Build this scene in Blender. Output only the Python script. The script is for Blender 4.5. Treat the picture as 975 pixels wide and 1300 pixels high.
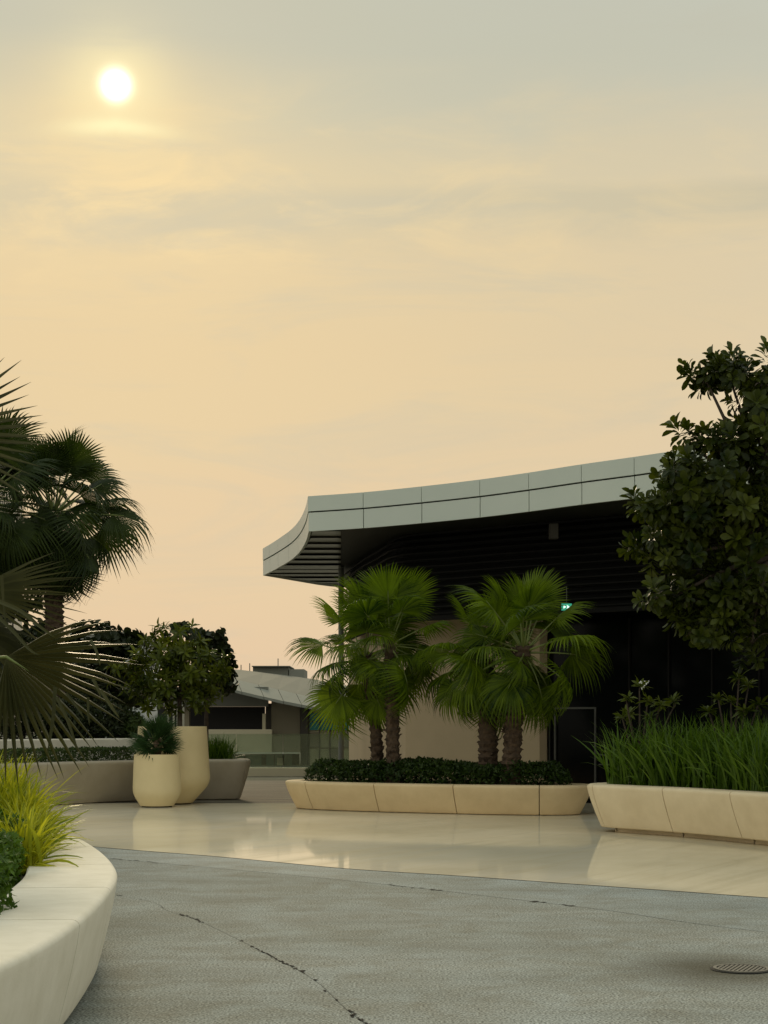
import bpy, bmesh, math, random
from mathutils import Vector, Matrix
random.seed(7)
R = math.radians
for o in list(bpy.data.objects):
    bpy.data.objects.remove(o)
scene = bpy.context.scene
COL = scene.collection

# ------------------------------------------------------------------ camera
F, CX, HY, H = 2150.0, 487.5, 915.0, 1.55        # focal length, centre column, horizon row (photo pixels), eye height
cam_d = bpy.data.cameras.new('camera')
cam = bpy.data.objects.new('camera', cam_d); COL.objects.link(cam)
cam.location = (0, 0, H); cam.rotation_euler = (R(90), 0, 0)
cam_d.sensor_fit = 'VERTICAL'; cam_d.sensor_height = 36; cam_d.sensor_width = 27
cam_d.lens = F / 1300 * 36
cam_d.shift_y = (HY - 650) / 1300
cam_d.clip_start = 0.1; cam_d.clip_end = 5000
scene.camera = cam
scene.render.resolution_x = 768; scene.render.resolution_y = 1024

def W(x, y, Y):
    """photo pixel + distance -> point"""
    return Vector(((x - CX) / F * Y, Y, H - (y - HY) / F * Y))
def G(x, y, z=0.0):
    """photo pixel on a horizontal plane of height z -> point"""
    Y = F * (H - z) / (y - HY)
    return Vector(((x - CX) / F * Y, Y, z))

# ------------------------------------------------------------------ sky, sun, exposure
SUN = Vector(((147 - CX) / F, 1.0, (HY - 108) / F)).normalized()
ELEV = math.asin(SUN.z); AZ = math.atan2(SUN.x, SUN.y)

world = bpy.data.worlds.new('World'); scene.world = world; world.use_nodes = True
wt = world.node_tree; wt.nodes.clear()
def wn(t, **k):
    n = wt.nodes.new(t)
    for a, b in k.items(): setattr(n, a, b)
    return n
def wl(a, b): wt.links.new(a, b)
def wmath(op, a, b=None, c=None, clamp=False):
    n = wn('ShaderNodeMath', operation=op); n.use_clamp = clamp
    for i, v in enumerate((a, b, c)):
        if v is None: continue
        if isinstance(v, (int, float)): n.inputs[i].default_value = v
        else: wl(v, n.inputs[i])
    return n.outputs[0]
def wmix(f, a, b, blend='MIX'):
    n = wn('ShaderNodeMix', data_type='RGBA', blend_type=blend)
    for s, v in ((n.inputs[0], f), (n.inputs[6], a), (n.inputs[7], b)):
        if isinstance(v, (int, float)): s.default_value = v
        elif isinstance(v, tuple): s.default_value = (*v, 1)
        else: wl(v, s)
    return n.outputs[2]
def wramp(fac, stops, interp='EASE'):
    n = wn('ShaderNodeValToRGB'); n.color_ramp.interpolation = interp
    e = n.color_ramp.elements
    while len(e) < len(stops): e.new(0.5)
    for i, (p, c) in enumerate(stops): e[i].position = p; e[i].color = (*c, 1)
    wl(fac, n.inputs[0]); return n.outputs[0]
def wnoise(vec, scale, detail=6, rough=0.55, dist=0.0):
    n = wn('ShaderNodeTexNoise'); n.inputs['Scale'].default_value = scale
    n.inputs['Detail'].default_value = detail; n.inputs['Roughness'].default_value = rough
    n.inputs['Distortion'].default_value = dist
    wl(vec, n.inputs['Vector']); return n.outputs[0]
tc = wn('ShaderNodeTexCoord')
nrm = wn('ShaderNodeVectorMath', operation='NORMALIZE'); wl(tc.outputs['Generated'], nrm.inputs[0])
D = nrm.outputs[0]
sep = wn('ShaderNodeSeparateXYZ'); wl(D, sep.inputs[0])
elev = wmath('MULTIPLY', wmath('ARCSINE', sep.outputs[2]), 180 / math.pi)          # degrees above the horizon
elevp = wmath('MAXIMUM', elev, 0.0)
dot = wn('ShaderNodeVectorMath', operation='DOT_PRODUCT'); wl(D, dot.inputs[0]); dot.inputs[1].default_value = SUN
cosa = dot.outputs['Value']
ang = wmath('MULTIPLY', wmath('ARCCOSINE', wmath('MINIMUM', cosa, 0.9999999)), 180 / math.pi)   # degrees from the sun
# stretched cloud noise (layers seen at a low angle)
mp = wn('ShaderNodeMapping'); mp.inputs['Scale'].default_value = (1.0, 1.0, 5.5); wl(D, mp.inputs[0])
n_big = wnoise(mp.outputs[0], 3.2, 7, 0.55, 0.3)
mp2 = wn('ShaderNodeMapping'); mp2.inputs['Scale'].default_value = (1.0, 1.0, 3.2); mp2.inputs['Location'].default_value = (3.1, 1.7, 0.4); wl(D, mp2.inputs[0])
n_fine = wnoise(mp2.outputs[0], 11.0, 7, 0.6, 0.6)
e90 = wmath('DIVIDE', wmath('ADD', elevp, wmath('MULTIPLY', wmath('SUBTRACT', n_big, 0.5), 5.0)), 90.0, clamp=True)
sunside = wramp(e90, [(0.0, (0.76, 0.545, 0.345)), (0.06, (0.765, 0.565, 0.335)), (0.13, (0.765, 0.585, 0.330)),
                      (0.175, (0.72, 0.575, 0.345)), (0.20, (0.64, 0.555, 0.370)), (0.228, (0.525, 0.520, 0.405)), (0.30, (0.52, 0.535, 0.45)), (1.0, (0.66, 0.72, 0.68))])
farside = wramp(e90, [(0.0, (0.66, 0.60, 0.50)), (0.12, (0.70, 0.67, 0.58)), (0.25, (0.70, 0.71, 0.64)),
                      (0.32, (0.70, 0.73, 0.67)), (1.0, (0.66, 0.72, 0.68))])
sf = wmath('POWER', wmath('MAXIMUM', wmath('MULTIPLY_ADD', cosa, 0.5, 0.5), 0.0), 7.0)
haze = wmix(sf, farside, sunside)
# warm glow round the sun, broken by streaks
g1 = wmath('EXPONENT', wmath('MULTIPLY', wmath('POWER', wmath('DIVIDE', ang, 4.2), 1.5), -1.0))
g1 = wmath('MULTIPLY', g1, wmath('MULTIPLY_ADD', n_big, 1.2, 0.25))
above = wmath('DIVIDE', wmath('SUBTRACT', wmath('SUBTRACT', elev, math.degrees(ELEV)), -0.6), 2.2, clamp=True)
g1 = wmath('MULTIPLY', g1, wmath('MULTIPLY_ADD', above, -0.8, 1.0))
haze = wmix(wmath('MULTIPLY', g1, 0.70, clamp=True), haze, (0.95, 0.71, 0.34))
g2 = wmath('EXPONENT', wmath('MULTIPLY', wmath('POWER', wmath('DIVIDE', ang, 1.45), 2.0), -1.0))
haze = wmix(wmath('MULTIPLY', g2, 0.85, clamp=True), haze, (1.0, 0.86, 0.47))
# the long grey cloud bank and soft puffs along its lower edge
wob = wmath('MULTIPLY', wmath('SUBTRACT', n_big, 0.5), 2.2)
wob2 = wmath('MULTIPLY', wmath('SUBTRACT', n_fine, 0.5), 2.4)
d_up = wmath('SUBTRACT', wmath('SUBTRACT', elev, 17.35), wmath('MULTIPLY', wob, 0.35))
up = wmath('SUBTRACT', 1.0, wmath('DIVIDE', wmath('ADD', d_up, 0.22), 0.44, clamp=True))
d_dn = wmath('SUBTRACT', wmath('SUBTRACT', elev, 16.0), wmath('ADD', wmath('MULTIPLY', wob, 0.7), wmath('MULTIPLY', wob2, 0.7)))
dn = wmath('DIVIDE', wmath('ADD', d_dn, 0.6), 1.3, clamp=True)
band = wmath('MULTIPLY', wmath('MULTIPLY', up, dn), 0.85)
haze = wmix(band, haze, (0.56, 0.515, 0.375))
# thin streak clouds everywhere
st = wramp(n_fine, [(0.42, (0, 0, 0)), (0.72, (1, 1, 1))])
pk = wmath('MULTIPLY', wmath('SUBTRACT', 1.0, wmath('DIVIDE', wmath('ABSOLUTE', wmath('SUBTRACT', elev, 17.0)), 4.5, clamp=True)), wmath('EXPONENT', wmath('MULTIPLY', wmath('DIVIDE', ang, 16.0), -1.0)))
haze = wmix(wmath('MULTIPLY', wmath('MULTIPLY', wmath('MULTIPLY_ADD', st, 0.8, 0.35), pk), 0.9, clamp=True), haze, (0.94, 0.71, 0.36))
gs_ = wramp(wnoise(mp.outputs[0], 5.0, 8, 0.6, 0.8), [(0.48, (0, 0, 0)), (0.72, (1, 1, 1))])
haze = wmix(wmath('MULTIPLY', gs_, 0.34), haze, (0.54, 0.52, 0.41))
# a lit streak of cloud just under the sun
azd = wmath('MULTIPLY', wmath('SUBTRACT', wmath('ARCTAN2', sep.outputs[0], sep.outputs[1]), AZ), 180 / math.pi)
se = wmath('SUBTRACT', wmath('ADD', wmath('SUBTRACT', elev, math.degrees(ELEV) - 1.18), wmath('MULTIPLY', wmath('ABSOLUTE', azd), 0.10)), wmath('MULTIPLY', wmath('SUBTRACT', n_fine, 0.5), 0.5))
stk = wmath('MULTIPLY', wmath('EXPONENT', wmath('MULTIPLY', wmath('POWER', wmath('DIVIDE', wmath('ABSOLUTE', se), 0.24), 2.0), -1.0)),
            wmath('EXPONENT', wmath('MULTIPLY', wmath('POWER', wmath('DIVIDE', wmath('ABSOLUTE', azd), 1.5), 2.0), -1.0)))
haze = wmix(stk, haze, (1.0, 0.90, 0.50))
# the veiled disc
disc = wmath('EXPONENT', wmath('MULTIPLY', wmath('POWER', wmath('DIVIDE', ang, 0.34), 2.0), -1.0))
sky = wn('ShaderNodeTexSky', sky_type='NISHITA'); sky.sun_disc = False
sky.sun_elevation = ELEV; sky.sun_rotation = AZ; sky.dust_density = 2; sky.air_density = 1.2
bg_n = wn('ShaderNodeBackground'); wl(sky.outputs[0], bg_n.inputs[0]); bg_n.inputs[1].default_value = 0.05; bg_n.label = 'clear sky'
bg_h = wn('ShaderNodeBackground'); wl(haze, bg_h.inputs[0]); bg_h.inputs[1].default_value = 1.0
bg_s = wn('ShaderNodeBackground'); bg_s.inputs[0].default_value = (1, 0.93, 0.74, 1)
wl(wmath('MULTIPLY', disc, 4.0), bg_s.inputs[1])
mixs = wn('ShaderNodeMixShader'); mixs.inputs[0].default_value = 0.96
wl(bg_n.outputs[0], mixs.inputs[1]); wl(bg_h.outputs[0], mixs.inputs[2])
adds = wn('ShaderNodeAddShader'); wl(mixs.outputs[0], adds.inputs[0]); wl(bg_s.outputs[0], adds.inputs[1])
wo = wn('ShaderNodeOutputWorld'); wl(adds.outputs[0], wo.inputs[0])

sun_d = bpy.data.lights.new('sun', 'SUN'); sun_d.energy = 1.5; sun_d.angle = R(10); sun_d.color = (1.0, 0.80, 0.52)
sun = bpy.data.objects.new('sun', sun_d); COL.objects.link(sun)
sun.rotation_euler = (-SUN).to_track_quat('-Z', 'Y').to_euler(); sun.location = (0, 0, 30)

vs = scene.view_settings
vs.view_transform = 'Standard'; vs.look = 'None'; vs.gamma = 1; vs.exposure = 0.0; vs.use_curve_mapping = False

# ------------------------------------------------------------------ materials
MATS = {}
def nodes_of(m):
    t = m.node_tree
    def N(ty, **k):
        n = t.nodes.new(ty)
        for a, b in k.items(): setattr(n, a, b)
        return n
    return t, N
def material(name, col, rough=0.6, var=0.12, scale=3.0, bump=0.0, bscale=40.0, metal=0.0, spec=0.5, stretch=(1, 1, 1), rvar=0.0, detail=6, col2=None, rotz=0.0):
    """principled material, two-tone procedural noise, optional fine relief"""
    m = bpy.data.materials.new(name); m.use_nodes = True; MATS[name] = m
    t, N = nodes_of(m); b = t.nodes['Principled BSDF']
    tcn = N('ShaderNodeTexCoord'); mpn = N('ShaderNodeMapping'); mpn.inputs['Scale'].default_value = stretch
    mpn.inputs['Rotation'].default_value = (0, 0, rotz)
    geo = N('ShaderNodeNewGeometry'); t.links.new(geo.outputs['Position'], mpn.inputs[0])
    nz = N('ShaderNodeTexNoise'); nz.inputs['Scale'].default_value = scale; nz.inputs['Detail'].default_value = detail; nz.inputs['Roughness'].default_value = 0.6
    t.links.new(mpn.outputs[0], nz.inputs['Vector'])
    rp = N('ShaderNodeValToRGB'); e = rp.color_ramp.elements; e[0].position = 0.3; e[1].position = 0.7
    if col2 is None: lo = tuple(c * (1 - var) for c in col); hi = tuple(min(1, c * (1 + var)) for c in col)
    else: lo, hi = col, col2
    e[0].color = (*lo, 1); e[1].color = (*hi, 1)
    t.links.new(nz.outputs[0], rp.inputs[0]); t.links.new(rp.outputs[0], b.inputs['Base Color'])
    b.inputs['Roughness'].default_value = rough; b.inputs['Metallic'].default_value = metal
    b.inputs['Specular IOR Level'].default_value = spec
    if rvar:
        mr = N('ShaderNodeMapRange'); t.links.new(nz.outputs[0], mr.inputs[0])
        mr.inputs[1].default_value = 0.3; mr.inputs[2].default_value = 0.7
        mr.inputs[3].default_value = rough - rvar; mr.inputs[4].default_value = rough + rvar
        t.links.new(mr.outputs[0], b.inputs['Roughness'])
    if bump:
        n2 = N('ShaderNodeTexNoise'); n2.inputs['Scale'].default_value = bscale; n2.inputs['Detail'].default_value = 4
        t.links.new(mpn.outputs[0], n2.inputs['Vector'])
        bp = N('ShaderNodeBump'); bp.inputs['Strength'].default_value = bump; bp.inputs['Distance'].default_value = 0.01
        t.links.new(n2.outputs[0], bp.inputs['Height']); t.links.new(bp.outputs[0], b.inputs['Normal'])
    return m
def leaf_material(name, dark, light, trans=0.35, rough=0.45, tcol=None, spec=0.22):
    """leaf: varies per leaf, per plant and per clump; lets light through"""
    m = bpy.data.materials.new(name); m.use_nodes = True; MATS[name] = m
    t, N = nodes_of(m); b = t.nodes['Principled BSDF']; out = t.nodes['Material Output']
    geo = N('ShaderNodeNewGeometry'); oi = N('ShaderNodeObjectInfo')
    nz = N('ShaderNodeTexNoise'); nz.inputs['Scale'].default_value = 2.2; nz.inputs['Detail'].default_value = 3
    t.links.new(geo.outputs['Position'], nz.inputs['Vector'])
    def mth(op, a, bb):
        n = N('ShaderNodeMath', operation=op)
        for i, v in enumerate((a, bb)):
            if isinstance(v, (int, float)): n.inputs[i].default_value = v
            else: t.links.new(v, n.inputs[i])
        return n.outputs[0]
    f = mth('ADD', mth('ADD', mth('MULTIPLY', geo.outputs['Random Per Island'], 0.45), mth('MULTIPLY', oi.outputs['Random'], 0.3)), mth('MULTIPLY', mth('SUBTRACT', nz.outputs[0], 0.35), 0.8))
    rp = N('ShaderNodeValToRGB'); e = rp.color_ramp.elements; e[0].position = 0.1; e[1].position = 0.9
    e[0].color = (*dark, 1); e[1].color = (*light, 1); t.links.new(f, rp.inputs[0])
    t.links.new(rp.outputs[0], b.inputs['Base Color'])
    b.inputs['Roughness'].default_value = rough; b.inputs['Specular IOR Level'].default_value = spec
    tr = N('ShaderNodeBsdfTranslucent')
    if tcol:
        mc = N('ShaderNodeMix', data_type='RGBA', blend_type='MULTIPLY'); mc.inputs[0].default_value = 1
        t.links.new(rp.outputs[0], mc.inputs[6]); mc.inputs[7].default_value = (*tcol, 1); t.links.new(mc.outputs[2], tr.inputs[0])
    else: t.links.new(rp.outputs[0], tr.inputs[0])
    mx = N('ShaderNodeMixShader'); mx.inputs[0].default_value = trans
    t.links.new(b.outputs[0], mx.inputs[1]); t.links.new(tr.outputs[0], mx.inputs[2]); t.links.new(mx.outputs[0], out.inputs[0])
    return m
def glass_material(name, tint, alpha, rough=0.03):
    """thin clear pane: mostly see-through, some tint and mirror"""
    m = bpy.data.materials.new(name); m.use_nodes = True; MATS[name] = m
    t, N = nodes_of(m); out = t.nodes['Material Output']; b = t.nodes['Principled BSDF']
    b.inputs['Base Color'].default_value = (*tint, 1); b.inputs['Roughness'].default_value = rough
    tp = N('ShaderNodeBsdfTransparent'); tp.inputs[0].default_value = (0.86, 0.93, 0.88, 1)
    mx = N('ShaderNodeMixShader'); mx.inputs[0].default_value = alpha
    t.links.new(tp.outputs[0], mx.inputs[1]); t.links.new(b.outputs[0], mx.inputs[2]); t.links.new(mx.outputs[0], out.inputs[0])
    return m
def emit_material(name, col, s):
    m = bpy.data.materials.new(name); m.use_nodes = True; MATS[name] = m
    b = m.node_tree.nodes['Principled BSDF']; b.inputs['Base Color'].default_value = (*col, 1)
    b.inputs['Emission Color'].default_value = (*col, 1); b.inputs['Emission Strength'].default_value = s
    return m

material('concrete', (0.715, 0.67, 0.535), 0.8, 0.06, 5.0, 0.12, 90, detail=5, spec=0.12, col2=(0.81, 0.765, 0.635))
material('concrete_warm', (0.64, 0.495, 0.285), 0.75, 0.06, 3.0, 0.10, 90, spec=0.15, col2=(0.74, 0.585, 0.35))
material('concrete_cream', (0.71, 0.585, 0.38), 0.75, 0.06, 3.0, 0.10, 90, spec=0.15, col2=(0.82, 0.69, 0.47))
material('concrete_shaded', (0.38, 0.335, 0.245), 0.75, 0.06, 2.0, 0.10, 90, spec=0.15, col2=(0.46, 0.41, 0.32))  # hedge planter's shade is put into this darker concrete colour
material('pot_stone', (0.71, 0.585, 0.325), 0.7, 0.06, 2.5, 0.06, 60, col2=(0.77, 0.64, 0.37))
material('soil', (0.035, 0.025, 0.015), 0.95, 0.4, 12, 0.6, 30)
material('fascia_metal', (0.57, 0.63, 0.56), 0.38, 0.03, 0.8, spec=0.5, col2=(0.61, 0.665, 0.59))
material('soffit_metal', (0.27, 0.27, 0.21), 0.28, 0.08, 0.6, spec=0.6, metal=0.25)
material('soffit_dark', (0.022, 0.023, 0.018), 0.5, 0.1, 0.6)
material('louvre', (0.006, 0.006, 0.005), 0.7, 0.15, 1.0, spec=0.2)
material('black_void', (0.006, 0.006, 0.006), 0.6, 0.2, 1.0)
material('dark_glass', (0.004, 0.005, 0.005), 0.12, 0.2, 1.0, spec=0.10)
material('frame_metal', (0.10, 0.105, 0.095), 0.45, 0.05, 2.0, metal=0.7)
material('column_metal', (0.16, 0.17, 0.15), 0.45, 0.05, 2.0)
material('beige_wall', (0.50, 0.40, 0.25), 0.7, 0.06, 1.2, 0.05, 60)
material('trunk', (0.075, 0.048, 0.028), 0.9, 0.5, 14, 0.8, 30)
material('bark', (0.06, 0.045, 0.03), 0.9, 0.4, 10, 0.7, 25)
material('pot_palm_trunk', (0.13, 0.085, 0.05), 0.9, 0.5, 20, 0.8, 40)
material('far_roof', (0.24, 0.25, 0.21), 0.85, 0.06, 0.5, spec=0.1)
material('far_roof_dark', (0.18, 0.185, 0.15), 0.85, 0.06, 0.5, spec=0.1)
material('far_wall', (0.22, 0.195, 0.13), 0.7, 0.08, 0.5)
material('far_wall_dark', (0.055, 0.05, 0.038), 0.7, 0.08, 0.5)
material('far_cream', (0.54, 0.49, 0.33), 0.7, 0.06, 0.5)
material('far_band', (0.15, 0.155, 0.125), 0.6, 0.06, 0.5)
material('far_glass', (0.11, 0.17, 0.14), 0.15, 0.2, 0.6, spec=0.5)
material('teal_glass', (0.025, 0.26, 0.25), 0.15, 0.15, 0.6, spec=0.4)
material('pale_pane', (0.36, 0.34, 0.20), 0.3, 0.08, 0.6)
material('white_metal', (0.60, 0.60, 0.50), 0.4, 0.05, 2)
material('pale_building', (0.42, 0.45, 0.42), 0.6, 0.05, 0.1)
material('tower_wall_hazed', (0.75, 0.66, 0.52), 0.7, 0.05, 0.05)  # distance haze is put into the tower's pale wall and window colours
material('tower_glass_hazed', (0.55, 0.50, 0.42), 0.3, 0.2, 0.1)
material('drain_iron', (0.16, 0.15, 0.12), 0.55, 0.2, 20, metal=0.2)
material('drain_hole', (0.010, 0.010, 0.009), 0.9, 0.2, 20)
material('sealant', (0.028, 0.028, 0.025), 0.95, 0.4, 6, spec=0.1)
material('terrain', (0.10, 0.095, 0.08), 0.9, 0.3, 0.2)
material('petiole', (0.16, 0.20, 0.05), 0.5, 0.2, 6)
material('flower', (0.80, 0.80, 0.70), 0.5, 0.05, 6)
glass_material('balustrade_glass', (0.30, 0.31, 0.20), 0.22)
emit_material('sign_green', (0.05, 0.45, 0.28), 0.55)
emit_material('sign_white', (0.75, 1.0, 0.88), 1.3)

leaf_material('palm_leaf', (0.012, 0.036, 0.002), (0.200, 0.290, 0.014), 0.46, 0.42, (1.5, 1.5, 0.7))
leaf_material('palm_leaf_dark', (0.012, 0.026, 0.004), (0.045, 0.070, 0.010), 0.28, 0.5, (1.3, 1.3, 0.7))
leaf_material('fan_leaf_near', (0.020, 0.024, 0.007), (0.080, 0.082, 0.028), 0.14, 0.5, (1.3, 1.2, 0.7))
leaf_material('pot_palm_leaf', (0.018, 0.048, 0.014), (0.048, 0.095, 0.024), 0.25, 0.45)
leaf_material('tree_leaf', (0.010, 0.021, 0.003), (0.085, 0.105, 0.010), 0.25, 0.42, (1.4, 1.4, 0.6))
leaf_material('rosette_leaf', (0.022, 0.042, 0.004), (0.150, 0.180, 0.016), 0.28, 0.38, (1.4, 1.4, 0.6))
leaf_material('round_leaf', (0.014, 0.024, 0.008), (0.040, 0.052, 0.016), 0.2, 0.42)
leaf_material('hedge_leaf', (0.010, 0.026, 0.004), (0.045, 0.078, 0.010), 0.2, 0.45)
leaf_material('box_leaf', (0.022, 0.062, 0.005), (0.105, 0.190, 0.014), 0.25, 0.42)
leaf_material('clipped_leaf', (0.025, 0.050, 0.012), (0.080, 0.115, 0.025), 0.22, 0.45)
leaf_material('grass_leaf', (0.022, 0.062, 0.006), (0.115, 0.195, 0.016), 0.35, 0.42, (1.4, 1.4, 0.6))
leaf_material('gold_grass', (0.085, 0.150, 0.008), (0.580, 0.590, 0.045), 0.42, 0.42, (1.4, 1.3, 0.6))

def floor_material(name, lo, hi, rough, rvar, scale, stretch, rotz, grain=0.0, bump=0.0, bscale=60, spec=0.5, stain=None, fine=120.0, mottle=False):
    m = bpy.data.materials.new(name); m.use_nodes = True; MATS[name] = m
    t, N = nodes_of(m); b = t.nodes['Principled BSDF']
    geo = N('ShaderNodeNewGeometry'); mpn = N('ShaderNodeMapping'); mpn.inputs['Scale'].default_value = stretch; mpn.inputs['Rotation'].default_value = (0, 0, rotz)
    t.links.new(geo.outputs['Position'], mpn.inputs[0])
    n1 = N('ShaderNodeTexNoise'); n1.inputs['Scale'].default_value = scale; n1.inputs['Detail'].default_value = 8; n1.inputs['Roughness'].default_value = 0.65; n1.inputs['Distortion'].default_value = 0.4
    t.links.new(mpn.outputs[0], n1.inputs['Vector'])
    rp = N('ShaderNodeValToRGB'); e = rp.color_ramp.elements; e[0].position = 0.32; e[1].position = 0.68; e[0].color = (*lo, 1); e[1].color = (*hi, 1)
    t.links.new(n1.outputs[0], rp.inputs[0]); colr = rp.outputs[0]
    n0 = N('ShaderNodeTexNoise'); n0.inputs['Scale'].default_value = 0.35; n0.inputs['Detail'].default_value = 5
    t.links.new(geo.outputs['Position'], n0.inputs['Vector'])
    r0 = N('ShaderNodeValToRGB'); e = r0.color_ramp.elements; e[0].position = 0.3; e[1].position = 0.7; e[0].color = (0.84, 0.84, 0.80, 1); e[1].color = (1.08, 1.08, 1.08, 1)
    t.links.new(n0.outputs[0], r0.inputs[0])
    mx = N('ShaderNodeMix', data_type='RGBA', blend_type='MULTIPLY'); mx.inputs[0].default_value = 1
    t.links.new(colr, mx.inputs[6]); t.links.new(r0.outputs[0], mx.inputs[7]); colr = mx.outputs[2]
    nf = N('ShaderNodeTexNoise'); nf.inputs['Scale'].default_value = fine; nf.inputs['Detail'].default_value = 3
    t.links.new(geo.outputs['Position'], nf.inputs['Vector'])
    if grain:
        rg = N('ShaderNodeValToRGB'); e = rg.color_ramp.elements; e[0].position = 0.36; e[1].position = 0.64
        e[0].color = (1 - grain,) * 3 + (1,); e[1].color = (1 + grain,) * 3 + (1,)
        t.links.new(nf.outputs[0], rg.inputs[0])
        mg = N('ShaderNodeMix', data_type='RGBA', blend_type='MULTIPLY'); mg.inputs[0].default_value = 1
        t.links.new(colr, mg.inputs[6]); t.links.new(rg.outputs[0], mg.inputs[7]); colr = mg.outputs[2]
    if mottle:                                   # brownish foot-worn patches and small dark specks
        nm = N('ShaderNodeTexNoise'); nm.inputs['Scale'].default_value = 1.7; nm.inputs['Detail'].default_value = 9; nm.inputs['Roughness'].default_value = 0.75; nm.inputs['Distortion'].default_value = 0.6
        t.links.new(geo.outputs['Position'], nm.inputs['Vector'])
        rm_ = N('ShaderNodeValToRGB'); e = rm_.color_ramp.elements; e[0].position = 0.40; e[1].position = 0.68; e[0].color = (1.06, 1.07, 1.08, 1); e[1].color = (0.80, 0.74, 0.66, 1)
        t.links.new(nm.outputs[0], rm_.inputs[0])
        mm_ = N('ShaderNodeMix', data_type='RGBA', blend_type='MULTIPLY'); mm_.inputs[0].default_value = 1; t.links.new(colr, mm_.inputs[6]); t.links.new(rm_.outputs[0], mm_.inputs[7]); colr = mm_.outputs[2]
        nk = N('ShaderNodeTexNoise'); nk.inputs['Scale'].default_value = 24; nk.inputs['Detail'].default_value = 4
        t.links.new(geo.outputs['Position'], nk.inputs['Vector'])
        rk = N('ShaderNodeValToRGB'); e = rk.color_ramp.elements; e[0].position = 0.28; e[1].position = 0.36; e[0].color = (0.6, 0.58, 0.54, 1); e[1].color = (1, 1, 1, 1)
        t.links.new(nk.outputs[0], rk.inputs[0])
        mk = N('ShaderNodeMix', data_type='RGBA', blend_type='MULTIPLY'); mk.inputs[0].default_value = 1; t.links.new(colr, mk.inputs[6]); t.links.new(rk.outputs[0], mk.inputs[7]); colr = mk.outputs[2]
    if stain:
        (sx, sy), (rx, ry), amt = stain
        ms = N('ShaderNodeMapping'); ms.inputs['Location'].default_value = (-sx / rx, -sy / ry, 0); ms.inputs['Scale'].default_value = (1 / rx, 1 / ry, 0)
        t.links.new(geo.outputs['Position'], ms.inputs[0])
        gr = N('ShaderNodeTexGradient', gradient_type='SPHERICAL'); t.links.new(ms.outputs[0], gr.inputs[0])
        mm = N('ShaderNodeMath', operation='MULTIPLY'); t.links.new(gr.outputs[1], mm.inputs[0]); t.links.new(n1.outputs[0], mm.inputs[1])
        m2 = N('ShaderNodeMath', operation='MULTIPLY'); m2.use_clamp = True; t.links.new(mm.outputs[0], m2.inputs[0]); m2.inputs[1].default_value = amt
        mz = N('ShaderNodeMix', data_type='RGBA'); t.links.new(m2.outputs[0], mz.inputs[0]); t.links.new(colr, mz.inputs[6]); mz.inputs[7].default_value = (0.06, 0.055, 0.035, 1); colr = mz.outputs[2]
    t.links.new(colr, b.inputs['Base Color'])
    mr = N('ShaderNodeMapRange'); mr.inputs[1].default_value = 0.3; mr.inputs[2].default_value = 0.7; mr.inputs[3].default_value = rough - rvar; mr.inputs[4].default_value = rough + rvar
    t.links.new(n1.outputs[0], mr.inputs[0]); t.links.new(mr.outputs[0], b.inputs['Roughness'])
    b.inputs['Specular IOR Level'].default_value = spec
    if bump:
        bp = N('ShaderNodeBump'); bp.inputs['Strength'].default_value = bump; bp.inputs['Distance'].default_value = 0.006
        t.links.new(nf.outputs[0], bp.inputs['Height']); t.links.new(bp.outputs[0], b.inputs['Normal'])
    return m
drain_c = G(941, 1231)
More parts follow.
